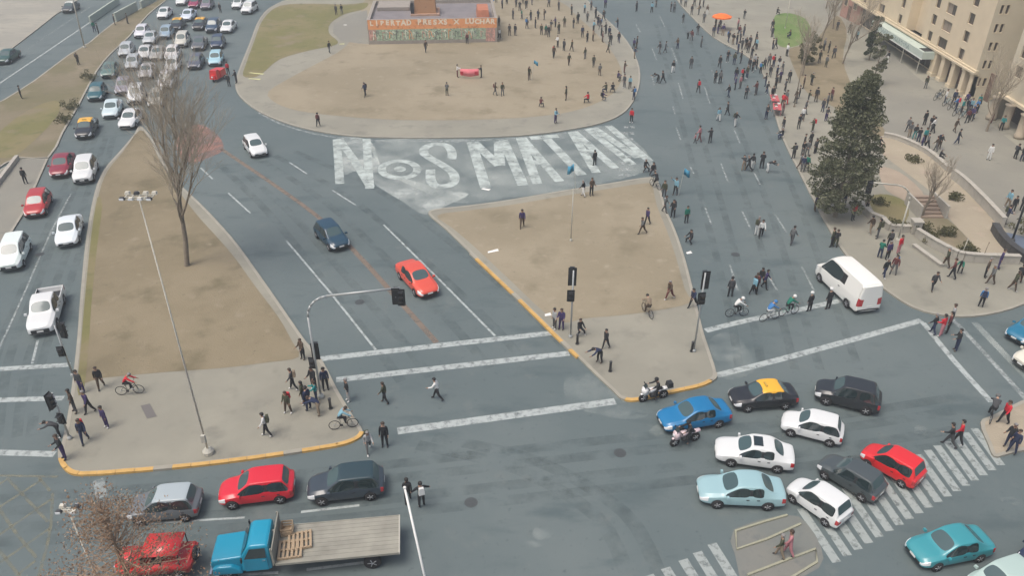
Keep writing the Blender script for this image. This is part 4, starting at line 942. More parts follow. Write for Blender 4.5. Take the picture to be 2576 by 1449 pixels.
crowd('13', 'in the far kerb crowd', 'crowd along the far kerb of the avenue', '1760,205,a,kg 1650,100,s,cg 1680,110,t,gk 1780,60,s,kk 1835,130,a,ck 1900,130,t,kc 1905,70,s,kk 1975,130,s,kw 1945,200,w,gc 2030,325,s,nk 2070,300,t,kp 2115,315,s,pk 2165,375,w,ck 2205,395,t,kk 2260,320,a,mk 2300,320,s,ck 2285,440,w,cc 2320,435,a,kk 2355,420,s,ck 2400,430,v,ok 2305,170,t,kg 1740,40,s,ck 1860,50,a,gk 1940,60,s,ck 2050,250,s,kk 2090,260,a,cn 2250,260,s,ig')
crowd('13', 'in the knot of people at the kerb bend', 'people at the kerb bend', '2290,720,t,kk 2330,700,s,ok 2230,720,s,kp 2225,800,a,pk 2270,790,s,ig 2410,850,t,mk')
person(*Z('13', 2000, 1280), 'c', 'k', 'k', 'person in black carrying a pale jacket on the avenue', 'people out on the avenue'); person(*Z('13', 1905, 1265), 'w', 'i', 'm', 'person in pink walking beside the pale jacket carrier')
person(*Z('13', 1868, 1282), 'w', 'i', 'c', 'child in pink held by the hand on the avenue', sc=.68)
person(*Z('13', 1298, 1095), 's', 'r', 'k', 'person in bright red jacket at the tip of the plaza', rz=150)
crowd('14', 'in the far kerb crowd', 'crowd along the far kerb of the avenue', '20,440,s,ck 15,380,a,kc 20,620,s,kk 55,660,t,ok 90,620,a,ck 170,600,s,kk 220,610,t,kw 130,590,a,gc 200,700,s,nk 230,740,t,pk 275,820,a,ck 310,740,s,kk 190,790,s,ck 100,770,t,kk 110,840,w,ck 15,840,s,nk 250,660,a,cg 140,690,s,kc')
crowd('14', 'on the pale pavement beside the green lawn', 'people beside the green lawn', '160,330,s,ck 160,270,a,kc 165,440,s,bk 190,435,w,ck 290,500,s,wk')
crowd('14', 'on the green lawn', 'people beside the green lawn', '205,130,q,kk 320,340,q,kk')
crowd('14', 'at the red stall by the kerb', 'people at the red stall', '160,890,s,kk 250,960,t,rk 285,930,a,kr 255,1030,s,mk')
crowd('14', 'on the pavement beyond the red stall', 'people on the east pavement', '105,1065,t,cn 255,1180,s,kg 395,1150,c,kk 430,1085,s,wk 520,1180,t,oo 400,880,s,bk 370,920,a,bc 550,910,s,kk 480,920,t,oc 450,1020,w,cc 440,790,s,bb 510,760,t,ok 620,450,s,ok 665,470,a,kk 710,520,w,ck 640,600,s,oo 580,560,a,oc 250,1245,q,kk 610,1000,s,ck 650,960,a,gk 640,1080,t,cp 690,900,s,mc')
crowd('14', 'on the pavement below the big evergreen', 'people below the evergreen', '440,1330,s,kk 500,1310,a,kc 430,1400,t,kg 540,1370,s,ck 470,1390,a,gg')
crowd('14', 'on the wide paved square', 'people on the paved square', '1190,560,w,kw 1530,790,s,ok 915,360,s,ck 850,300,a,kk 740,270,s,cc 1370,1180,a,gc 1385,1225,w,gk 1520,1120,s,kk 1570,1170,t,kg 1595,1185,w,wk 1465,1270,t,kn 1515,1280,s,tk 1540,1330,w,kk 1490,1340,a,pn 1620,1350,w,bg 1650,1330,t,kb 1650,1440,q,kk 1790,1180,w,cb 1810,1290,v,kk 2095,1430,s,kw 1110,1320,q,kk 1430,1240,a,kt')
crowd('14', 'among the bicycles at the building entrance', 'people at the building entrance', '1780,930,s,nk 1800,990,t,un 1850,1010,a,tk 1900,1010,s,nc 1940,1080,t,pk 1900,1100,a,mk 1960,1060,s,nu 2000,960,s,tk 1700,925,s,wn 1890,950,a,kn 1985,1010,t,uk 1930,1000,s,cn')
person(*Z('14', 2205, 1165), 't', 't', 'k', 'person in turquoise standing by the stone pillar'); person(*Z('14', 2120, 1100), 's', 'b', 'm', 'person in brown beside the stone pillar')
crowd('14', 'at the right edge beyond the paved square', 'people at the right edge of the square', '2330,1420,t,kk 2390,1440,s,kn 2395,1090,a,wk')
crowd('13', 'in the upper plaza edge crowd', 'dense crowd on the upper plaza edge', '980,160,s,kc 1020,260,a,ck 960,280,t,kk 860,330,s,nk 1110,400,s,kk 1030,320,a,ck 820,210,s,ok 780,250,a,kg 560,330,s,kk 580,270,t,ck 440,250,s,kc 400,180,a,kn')
crowd('13', 'in the kerb corner crowd', 'dense crowd at the kerb corner', '2240,400,s,kk 2270,380,a,ck 2340,470,s,kk 2370,520,t,kc 2250,480,s,nk 2380,640,a,kk 2350,620,s,ck')
# banner holders
person(*Z('12', 1918, 690), 'c', 'w', 'm', 'person in white shirt holding the left end of the pink banner', rz=-90); person(*Z('12', 2132, 692), 'c', 'k', 'k', 'person in black holding the right end of the pink banner', rz=90)
person(*Z('13', 385, 712), 'f', 'o', 'b', 'person on the plaza earth holding a blue flag', rz=200)
# middle of the picture
person(*Z('23', 970, 272), 's', 'k', 'k', 'person in black standing on the painted slogan', rz=30)
person(*Z('23', 868, 548), 'w', 'k', 'w', 'person in black and white at the upper kerb of the middle island', rz=60); person(*Z('23', 940, 540), 't', 'b', 'k', 'person in brown coat at the upper kerb of the middle island', rz=200)
person(*Z('23', 322, 828), 'w', 'p', 'b', 'person in dark purple crossing the middle island alone', rz=180)
person(*Z('23', 1398, 885), 'x', 'g', 'b', 'person in grey striding across the middle island', rz=120); person(*Z('23', 1440, 800), 'w', 'p', 'k', 'person in dark purple beside the grey strider', rz=130)
person(*Z('23', 1420, 322), 'q', 'k', 'k', 'first of two people in black sitting at the tip of the middle island', rz=200); person(*Z('23', 1492, 352), 'q', 'k', 'c', 'second person in black sitting at the tip of the middle island', rz=170)
person(*Z('23', 1588, 562), 's', 'o', 'c', 'person in olive at the east kerb of the middle island'); person(*Z('23', 1594, 692), 'w', 'g', 'c', 'person in grey at the east kerb of the middle island')
person(*Z('23', 1690, 535), 'f', 's', 'k', 'person in light blue waving a blue flag on the avenue', rz=140); person(*Z('23', 1668, 735), 't', 'k', 'k', 'person in black with full pack beside the middle island', rz=150, pack='c'); person(*Z('23', 1788, 785), 's', 'e', 'k', 'person in green shirt on the avenue beside the middle island', rz=190)
person(*Z('23', 1828, 962), 'q', 'k', 'k', 'person in black crouching on the avenue')
crowd('23', 'on the lower avenue', 'people on the lower avenue', '2300,320,d,kk 2345,322,x,kk 2375,310,w,kw')
crowd('24', 'on the lower avenue', 'people on the lower avenue', '65,300,t,kk 112,332,d,kw 20,900,s,cw 330,980,v,gc 60,1345,x,kk 90,1375,w,kk 8,1405,s,kk')
person(*Z('24', 58, 915), 'w', 'w', 'k', 'person in white shirt on the lower avenue', rz=170)
crowd('24', 'on the pavement at the avenue kerb', 'people on the pavement at the avenue kerb', '540,680,t,pk 650,680,a,ob 690,1000,s,ok 722,1005,t,ko 1000,690,s,kk 1035,880,w,ck 1100,920,a,oc 800,630,s,ok 430,330,s,kk 465,320,a,ck 350,210,t,ok 545,160,s,kk 405,300,v,gk')
person(*Z('24', 878, 762), 's', 'r', 'c', 'person in red beside the low garden wall')
crowd('24', 'beside the delivery van', 'people beside the delivery van', '1118,1100,t,kn 1186,1112,s,pk 1158,1272,w,kn 1242,1245,a,mg 1200,1010,s,ok')
person(*Z('24', 1285, 1060), 's', 'r', 'i', 'person in red top and pink trousers near the delivery van')
crowd('24', 'in front of the low garden wall', 'people in front of the garden wall', '1590,1385,x,ck 1708,1182,w,ob 1765,1282,w,kk 2060,1272,s,bk 2110,1332,w,gb 2305,1392,w,ob 2352,1332,x,kb')
person(*Z('24', 1838, 1232), 'd', 'e', 'k', 'person in green bending at the garden wall'); person(*Z('24', 2180, 1195), 's', 'p', 'p', 'person all in purple at the garden wall')
crowd('24', 'near the metro stairs rail', 'people near the stair rail', '2240,792,t,nk 2308,692,s,kk 2258,652,a,ck 2390,682,s,ck')
person(*Z('34', 2022, 332), 's', 'u', 'k', 'person in blue standing alone on the corner pavement', pack='n')
# lower left island
P1 = 'people waiting on the tree island'
person(*Z('31', 912, 1058), 'w', 'k', 'b', 'person in black jacket walking off the bare earth', rz=200)
person(*Z('31', 742, 1092), 's', 'c', 'p', 'person in dark grey beside the traffic light pole', rz=160); person(*Z('31', 680, 1272), 'a', 'b', 'c', 'person in brown next to the stone kerb by the lights', rz=120); person(*Z('31', 812, 1280), 'w', 'p', 'k', 'person in purple jacket walking behind the kerb waiters', rz=150)
person(*Z('31', 962, 1408), 's', 'p', 'p', 'person all in purple with white shoes', rz=150, shoe=1)
person(*Z('41', 770, 255), 'w', 'n', 'n', 'person in navy with red bag at the island corner', rz=200, pack='r')
person(*Z('41', 548, 205), 'd', 'c', 'k', 'person in grey leaning forward at the corner kerb', rz=100); person(*Z('41', 585, 402), 't', 'k', 'p', 'person in black coat at the yellow kerb corner', rz=140)
person(*Z('41', 2392, 200), 'w', 'w', 'k', 'person in white top and black trousers in the middle of the pavement', rz=100, pack='o')
person(*Z('32', 540, 795), 't', 'b', 'k', 'person in brown coat at the edge of the bare earth', rz=150)
person(*Z('32', 455, 1072), 'w', 'c', 'k', 'person in dark jacket behind the signal mast', rz=100, pack='a'); person(*Z('32', 408, 1278), 'a', 'o', 'b', 'person with bright red bag on the island pavement', rz=160, pack='r')
person(*Z('32', 592, 1252), 's', 'n', 'n', 'person in navy in the group at the signal mast', rz=60); person(*Z('32', 662, 1185), 'c', 't', 'n', 'person in teal hood in the group at the signal mast', rz=100); person(*Z('32', 742, 1072), 's', 'n', 'k', 'person in navy right beside the signal mast', rz=200); person(*Z('32', 640, 1065), 't', 'k', 'k', 'person in black behind the signal mast base', rz=160)
person(*Z('32', 548, 1195), 'a', 'o', 'k', 'person in olive in the group at the signal mast', rz=90); person(*Z('32', 690, 1298), 'd', 'n', 'a', 'person bending forward in the group at the signal mast', rz=80)
person(*Z('32', 945, 1172), 's', 'k', 'l', 'person in black waiting at the crossing edge', rz=120)
person(*Z('32', 1272, 1192), 'w', 'o', 'k', 'person in dark olive crossing the street', rz=80); person(*Z('32', 1740, 1162), 'x', 'w', 'k', 'person in white running across the street', rz=80)
person(*Z('42', 1128, 342), 'x', 'l', 'g', 'person in pale jacket stepping off the island corner', rz=200, pack='o', shoe=1); person(*Z('42', 1272, 292), 's', 'k', 'k', 'person in black coat on the crossing line', rz=180, sc=1.08)
person(*Z('42', 1478, 790), 'w', 'k', 'k', 'person in black walking by the white pole', rz=10); person(*Z('42', 1600, 832), 'j', 'k', 'k', 'person in black with white bag near the white pole', rz=20, pack='w')
# lower middle island and crossing
person(*Z('33', 612, 525), 's', 'l', 'c', 'person in pale grey at the orange kerb', rz=120); person(*Z('33', 672, 530), 't', 'p', 'p', 'person in dark purple at the orange kerb', rz=160)
person(*Z('33', 835, 570), 'q', 'k', 'k', 'person in black seated near the signal pole', rz=200)
person(*Z('33', 1070, 705), 'w', 'k', 'k', 'first of two people in black walking over the middle pavement', rz=130); person(*Z('33', 1020, 825), 'd', 'n', 'k', 'person in navy stooping over the middle pavement', rz=120)
person(*Z('33', 1640, 262), 'x', 'b', 'm', 'person in brown at the lower edge of the bare earth', rz=130); person(*Z('33', 1848, 332), 'x', 'n', 'k', 'person in navy at the pedestrian signal', rz=130)
crowd('33', 'on the lower avenue', 'people on the lower avenue', '2180,242,s,ck 2385,222,w,kk')
person(*Z('34', 490, 372), 's', 'k', 'k', 'first officer in dark uniform with white helmet on the stop line', rz=20, helmet='w'); person(*Z('34', 658, 352), 's', 'k', 'k', 'second officer in dark uniform with white helmet nearer the van', rz=20, helmet='w')
person(*Z('34', 1592, 572), 'w', 'k', 'n', 'person in black in the group on the side crossing', rz=40); person(*Z('34', 1665, 592), 't', 'r', 'i', 'person in red in the group on the side crossing', rz=40); person(*Z('34', 1722, 565), 's', 'm', 'k', 'person in maroon in the group on the side crossing', rz=60); person(*Z('34', 1752, 492), 's', 'l', 'k', 'person in pale grey behind the group on the side crossing', rz=60)
person(*Z('34', 1800, 722), 't', 'k', 'n', 'person in black alone between the side crossing lines', rz=80)
person(*Z('34', 2222, 1372), 'w', 'r', 'k', 'person in bright red on the corner pavement', rz=100)
person(*Z('44', 2300, 350), 'a', 'n', 'n', 'person in navy on the corner pavement', rz=120); person(*Z('44', 2260, 300), 't', 'k', 'n', 'person in black beside the navy one on the corner pavement', rz=120)
person(*Z('44', 1738, 292), 'x', 'k', 'c', 'person in black crossing the zebra', rz=60); person(*Z('44', 1815, 268), 'w', 'r', 'k', 'person in red and black crossing the zebra', rz=60)
person(*Z('44', 222, 1285), 'w', 'o', 'a', 'person in olive jacket on the median', rz=70); person(*Z('44', 300, 1262), 'w', 'i', 'i', 'person in pink on the median', rz=70)
# far left
crowd('11', 'on the dry verge', 'people on the dry verge', '195,880,s,kk 705,578,s,bk 885,300,s,kk 850,285,a,ek 1030,220,s,ck 1145,210,a,bk')
person(*Z('11', 1975, 112), 's', 'k', 'k', 'person in black walking between the jammed cars'); person(*Z('11', 2052, 772), 's', 'k', 'k', 'person in black at the plaza corner by the tricycle'); person(*Z('11', 2118, 742), 't', 'k', 'c', 'person in dark coat at the plaza corner by the tricycle'); person(*Z('11', 2045, 665), 's', 'r', 'k', 'person in red behind the box tricycle')
person(*Z('21', 235, 437), 's', 'k', 'k', 'person in black on the footway at the left edge')

# ------------------------------------------------------------------ two-wheelers
def torus(mb, c, R_, r, n=20, k=6, axis='Y'):
    vs_ = []; fs = []
    for i in range(n):
        a = 2 * math.pi * i / n
        for j in range(k):
            b = 2 * math.pi * j / k; rr = R_ + r * math.cos(b); vs_.append((c[0] + rr * math.cos(a), c[1] + r * math.sin(b), c[2] + rr * math.sin(a)))
    for i in range(n):
        for j in range(k): fs.append((i * k + j, ((i + 1) % n) * k + j, ((i + 1) % n) * k + (j + 1) % k, i * k + (j + 1) % k))
    return mb.add(vs_, fs)
def bicycle(px, py, ang, col, label, rider=None):
    p = on(px, py); root = empty('bicycle', p, R(ang)); tag(root, label, 'bicycle', 'bicycles'); r = .34
    fm = flat('bicycle_frame', col, .4)
    for x in (-.52, .52):
        w = torus(MB(), (x, 0, r), r - .02, .022).build('wheel', M['tyre'], root)
        s_ = MB()
        for k in range(8):
            a = k * math.pi / 8 * 2; s_.tube((x, 0, r), (x + math.cos(a) * (r - .03), 0, r + math.sin(a) * (r - .03)), .004, n=4)
        s_.lathe([(.03, -.04), (.03, .04)], (x, 0, r), 'Y', 8); s_.build('spokes', M['steel'], w)
    MB().tube((-.12, 0, .30), (-.20, 0, .82), .018).tube((-.12, 0, .30), (.38, 0, .78), .02).tube((-.18, 0, .74), (.36, 0, .86), .018).tube((-.52, 0, r), (-.12, 0, .30), .012).tube((-.52, 0, r), (-.19, 0, .76), .011).tube((.36, 0, .9), (.40, 0, .74), .02).build('frame', fm, root)
    MB().tube((.40, .035, .74), (.52, .035, r), .014).tube((.40, -.035, .74), (.52, -.035, r), .014).build('fork', fm, root)
    MB().tube((.36, 0, .88), (.34, 0, 1.0), .014).tube((.34, -.28, 1.0), (.34, .28, 1.0), .013).tube((.34, .28, 1.0), (.24, .30, .99), .016).tube((.34, -.28, 1.0), (.24, -.30, .99), .016).build('handlebar', M['black'], root)
    MB().box((-.21, 0, .87), (.26, .14, .06), top=.8).build('saddle', M['black'], root)
    MB().lathe([(.09, -.01), (.09, .01)], (-.12, -.05, .30), 'Y', 12).tube((-.12, -.07, .30), (.02, -.07, .20), .012).tube((-.12, .07, .30), (-.26, .07, .40), .012).build('crankset', M['steel_dark'], root)
    if rider:
        top, leg, lb, hel = rider; q = root.matrix_basis @ Vector((-.22, 0, 0))
        person(0, 0, 'y', top, leg, lb, 'cyclists', rz=ang - 90, loc=q, sc=1.0, helmet=hel, z=.02)
    return root
bicycle(330, 992, 8, (.04, .05, .04), 'dark bicycle on the tree island pavement', ('r', 'k', 'cyclist in red jacket on the tree island pavement', None))
bicycle(866, 1078, 12, (.25, .25, .22), 'grey bicycle at the crossing edge of the tree island', ('s', 'k', 'cyclist in light blue leaning on the grey bicycle', None))
bicycle(1934, 806, 20, (.5, .5, .48), 'white patrol bicycle on the stop line', ('u', 'w', 'officer in blue and white on the white patrol bicycle', 'u'))
bicycle(1982, 792, 18, (.1, .3, .2), 'patrol bicycle of the officer in green', ('e', 'k', 'officer in green with white helmet on a patrol bicycle', 'w'))
bicycle(1852, 796, 5, (.05, .05, .05), 'dark bicycle of the cyclist with black backpack', ('w', 'k', 'cyclist in white with white helmet on the avenue', 'w'))
bicycle(1628, 792, 110, (.2, .15, .1), 'brown bicycle at the lower edge of the bare earth', ('a', 'b', 'cyclist in tan at the lower edge of the bare earth', None))
bicycle(2490, 1052, 60, (.04, .04, .04), 'black bicycle on the corner pavement', ('c', 'k', 'cyclist in dark grey entering the corner pavement', 'g'))
bicycle(1648, 472, 120, (.05, .05, .05), 'black bicycle at the tip of the middle island', ('k', 'k', 'cyclist in black at the tip of the middle island', None))
for i, (zx, zy, a) in enumerate(((1640, 890, 30), (1720, 940, 28), (1760, 975, 33), (1810, 1030, 30), (1860, 1055, 35), (1660, 860, 24))):
    bicycle(*Z('14', zx, zy), a, [(.05, .12, .2), (.1, .25, .3), (.05, .05, .06)][i % 3], 'bicycle parked at the cream building entrance'); 
def motorcycle(px, py, ang, col, label, rider):
    p = on(px, py); root = empty('motorcycle', p, R(ang)); tag(root, label, 'motorcycle', 'motorcycles'); pm = M['paint']
    t, rm = wheel_pair(.31, .13)
    for x in (-.66, .68):
        w = place_mesh('wheel', t, root, (x, 0, .31)); place_mesh('rim', rm, w)
    def pb(name, c_, d_, top=.8, mat=pm, bev=.05):
        me = MB().box(c_, d_, top=top).mesh(name, mat); bm = bmesh.new(); bm.from_mesh(me); bmesh.ops.bevel(bm, geom=list(bm.edges), offset=bev, segments=2, affect='EDGES'); bm.to_mesh(me); bm.free()
        me.polygons.foreach_set('use_smooth', [True] * len(me.polygons)); o = place_mesh(name, me, root); o.color = (*col, 1); return o
    pb('fuel_tank', (.16, 0, .84), (.56, .34, .28)); pb('front_fairing', (.62, 0, .86), (.36, .46, .50)); pb('tail_fairing', (-.68, 0, .80), (.55, .26, .20)); pb('front_mudguard', (.70, 0, .64), (.42, .15, .08), bev=.02)
    pb('seat', (-.30, 0, .86), (.66, .30, .12), mat=M['black']); pb('engine', (0, 0, .50), (.56, .36, .38), mat=M['steel_dark'])
    MB().tube((.70, .09, .31), (.52, .09, .95), .025).tube((.70, -.09, .31), (.52, -.09, .95), .025).build('fork', M['chrome'], root)
    MB().tube((.46, -.36, 1.06), (.46, .36, 1.06), .018).build('handlebar', M['black'], root)
    MB().tube((-.1, -.2, .34), (-.85, -.24, .44), .05).build('exhaust', M['chrome'], root)
    MB().lathe([(.02, .05), (.10, .02), (.10, 0)], (.80, 0, .88), 'X', 12).build('headlight', M['headlight'], root)
    MB().add([(.70, -.18, 1.08), (.70, .18, 1.08), (.54, .15, 1.34), (.54, -.15, 1.34)], [(0, 1, 2, 3)]).build('screen', M['glass'], root)
    for sg in (1, -1): MB().box((.52, sg * .36, 1.18), (.03, .13, .09)).tube((.48, sg * .3, 1.06), (.52, sg * .36, 1.18), .01).build('mirror', M['black'], root)
    top, lb = rider; person(0, 0, 'z', top, 'k', lb, 'motorcyclists', rz=ang - 90, loc=root.matrix_basis @ Vector((-.28, 0, 0)), sc=1.0, helmet='k', z=.06)
    return root
mt = motorcycle(1643, 1006, 196, (.72, .73, .72), 'white touring motorcycle at the yellow kerb', ('k', 'rider in black on the white touring motorcycle'))
MB().box((-1.0, 0, 1.02), (.36, .44, .32), top=.85).build('top_case', M['black'], mt)
motorcycle(1722, 1116, 200, (.62, .50, .52), 'small motorcycle in front of the blue sedan', ('k', 'rider in black on the small motorcycle'))

# ------------------------------------------------------------------ trees
def grow_bare(seed, height, spread, trunk_r, lean=(0, 0), levels=5, first=.38, kids=(5, 4, 4, 4), up=.55, fine=.008):
    rng = random.Random(seed); tr = MB(); tw = MB()
    def branch(p, d, ln, r, lv):
        mb = tr if lv <= 1 else tw; n = 7 if lv == 0 else (5 if lv <= 2 else 3); seg = 4 if lv <= 1 else 3; pts = [p]
        cur = p.copy(); dd = d.copy()
        for i in range(seg):
            dd = (dd + Vector((rng.uniform(-1, 1), rng.uniform(-1, 1), rng.uniform(-.2, .5))) * (.10 if lv == 0 else .27)).normalized(); cur = cur + dd * ln / seg; pts.append(cur.copy())
        for i in range(seg): mb.tube(pts[i], pts[i + 1], r * (1 - .55 * i / seg), r * (1 - .55 * (i + 1) / seg), n, cap=False)
        if lv >= levels: return
        k = kids[min(lv, len(kids) - 1)]
        for i in range(k):
            t = (first + (1 - first) * (i + .6) / k) if lv == 0 else (.3 + .7 * (i + .8) / k); q = pts[min(int(t * seg), seg - 1)].lerp(pts[min(int(t * seg) + 1, seg)], (t * seg) % 1)
            a = rng.uniform(0, 6.28); side = Vector((math.cos(a), math.sin(a), 0))
            nd = (dd * up + side * rng.uniform(.35, .8) * spread + Vector((0, 0, .32))).normalized()
            branch(q, nd, ln * rng.uniform(.50, .72) * (1.0 if lv else .8), max(r * .45, fine), lv + 1)
        if lv > 0: branch(pts[-1], dd, ln * .6, max(r * .45, fine), lv + 1)
    d0 = Vector((lean[0], lean[1], 1)).normalized(); branch(Vector((0, 0, 0)), d0, height * .62, trunk_r, 0)
    return tr, tw
def bare_tree(name, loc, seed, height, spread, r, label, lean=(0, 0), group=None, **kw):
    root = empty(name, loc); tag(root, label, 'tree', group); tr, tw = grow_bare(seed, height, spread, r, lean, **kw)
    tr.build('trunk', M['bark'], root, True); tag(tw.build('crown', M['twig'], root), kind='stuff'); return root
def leaves(mb, c, rad, n, size, rng, flatten=1.0):
    for _ in range(n):
        while True:
            v = Vector((rng.uniform(-1, 1), rng.uniform(-1, 1), rng.uniform(-1, 1)))
            if v.length <= 1: break
        v = v.normalized() * (v.length ** .6); p = Vector(c) + Vector((v.x * rad[0], v.y * rad[1], v.z * rad[2])); s_ = size * rng.uniform(.6, 1.35)
        q = Quaternion((rng.uniform(-1, 1), rng.uniform(-1, 1), rng.uniform(-1, 1), rng.uniform(-1, 1))).normalized()
        a = [q @ Vector(u) * s_ for u in ((-.5, 0, 0), (0, -.32, .05), (.55, 0, 0), (0, .32, .05))]
        mb.add([p + u for u in a], [(0, 1, 2, 3)])
def leafy_tree(name, loc, seed, H, w, label, leafmat, n_clumps, per, size, shape, trunk=.2, lean=(0, 0), group=None, bark='bark'):
    """shape(t) gives the crown half-width share at height share t"""
    rng = random.Random(seed); root = empty(name, loc); tag(root, label, 'tree', group); tk = MB(); lf = MB()
    pts = [Vector((lean[0] * t, lean[1] * t, H * .93 * t)) for t in (0, .25, .5, .75, 1)]
    for i in range(4): tk.tube(pts[i], pts[i + 1], trunk * (1 - .22 * i), trunk * (1 - .22 * (i + 1)), 8, cap=False)
    for k in range(n_clumps):
        t = rng.uniform(.10, 1.0); half = shape(t) * w; a = rng.uniform(0, 6.28); rr = half * math.sqrt(rng.uniform(.05, 1)); ax = Vector((lean[0] * t, lean[1] * t, H * t))
        c = ax + Vector((math.cos(a) * rr, math.sin(a) * rr, rng.uniform(-.3, .3))); tk.tube(ax - Vector((0, 0, .5)), c, .026, .008, 4, cap=False)
        cr = rng.uniform(.45, .95) * max(.5, w * .28); leaves(lf, c, (cr, cr, cr * .7), per, size, rng)
    tk.build('trunk', M[bark], root, True); tag(lf.build('crown', M[leafmat], root), kind='stuff'); return root
bare_tree('bare_tree', on(470, 668), 6, 14.2, .80, .22, 'tall leafless tree on the bare earth of the west island', lean=(.08, .02), first=.38, kids=(10, 5, 4, 3), up=.85, fine=.006)
leafy_tree('evergreen_tree', on(2100, 545), 3, 12.6, 2.75, 'tall dark evergreen tree at the avenue kerb', 'leaf', 260, 120, .185, lambda t: min(1.0, .7 + .9 * t) * (1 - max(0, t - .42) * 1.25), .22)
p_ = G(300, 1400, 5.2); leafy_tree('withered_tree', (p_.x, p_.y, 0), 8, 8.4, 3.3, 'withered brown tree in the lower left foreground', 'leaf_brown', 300, 20, .105, lambda t: max(.05, 1.15 - abs(t - .42) * 1.7), .11, bark='warm_twig')
for i, (x, y, h_, lb) in enumerate(((2062, 118, 9.5, 'leafless tree beside the green lawn'), (2095, 72, 9, 'leafless tree behind the green lawn'), (2120, 160, 8.5, 'leafless tree on the soil strip below the cream building'), (2078, 20, 8, 'leafless tree at the top edge beyond the lawn'), (2482, 330, 7.5, 'leafless tree at the gap between the buildings'), (2556, 300, 7.5, 'leafless tree against the second cream building'), (2318, 545, 5.0, 'small leafless tree beside the garden stairs'), (2018, 190, 7, 'leafless tree on the soil by the kerb crowd'))):
    bare_tree('bare_tree', on(x, y), 20 + i, h_, .75, .13, lb, first=.3, kids=(7, 5, 4, 4), levels=4)
leafy_tree('cypress_tree', on(2186, 150), 12, 6.0, .85, 'slim dark cypress at the corner of the cream building', 'leaf_dark', 50, 70, .2, lambda t: .5 + .5 * (1 - t), .1)
leafy_tree('street_tree', on(2195, 215), 13, 6.5, 1.2, 'small olive tree beside the evergreen', 'leaf', 40, 60, .2, lambda t: .4 + .6 * (1 - abs(t - .6)), .1)
leafy_tree('street_tree', on(2030, 160), 14, 4.0, 1.6, 'low spreading olive tree below the lawn', 'shrub', 45, 60, .2, lambda t: 1 - abs(t - .6), .1)
for i, (x, y, r_, h_, lb) in enumerate(((226, 200, .9, 1.0, 'dark shrub at the verge kerb beside the teal car'), (182, 272, .9, 1.0, 'dark shrub at the verge kerb above the taxi'), (166, 306, .9, .9, 'dark shrub at the verge kerb beside the taxi'), (2256, 572, .6, .7, 'small shrub inside the garden wall'), (2316, 586, .7, .8, 'shrub at the garden wall corner'), (2338, 604, .6, .7, 'shrub behind the garden balustrade'), (2580, 590, 1.2, 1.2, 'leafy shrub at the right edge beside the lamp post'), (2378, 590, .6, .6, 'low shrub in the middle of the garden grass'), (2430, 636, .6, .6, 'low shrub near the pale post in the garden'), (2404, 500, .5, .5, 'low shrub on the upper garden bank'), (2300, 405, .6, .5, 'low shrub near the curved edge of the garden bank'), (2212, 512, .5, .6, 'low shrub beside the evergreen trunk'))):
    root = empty('shrub', on(x, y)); tag(root, lb, 'shrub', 'shrubs'); rng = random.Random(40 + i); lf = MB()
    for k in range(14): leaves(lf, (rng.uniform(-r_, r_), rng.uniform(-r_, r_), h_ * rng.uniform(.2, .9)), (.35, .35, .3), 40, .16, rng)
    tag(lf.build('foliage', M['shrub'], root), kind='stuff'); sm = MB()
    for k in range(5): sm.tube((0, 0, 0), (rng.uniform(-r_, r_) * .6, rng.uniform(-r_, r_) * .6, h_ * .7), .03, .01, 5)
    sm.build('stem', M['bark'], root)

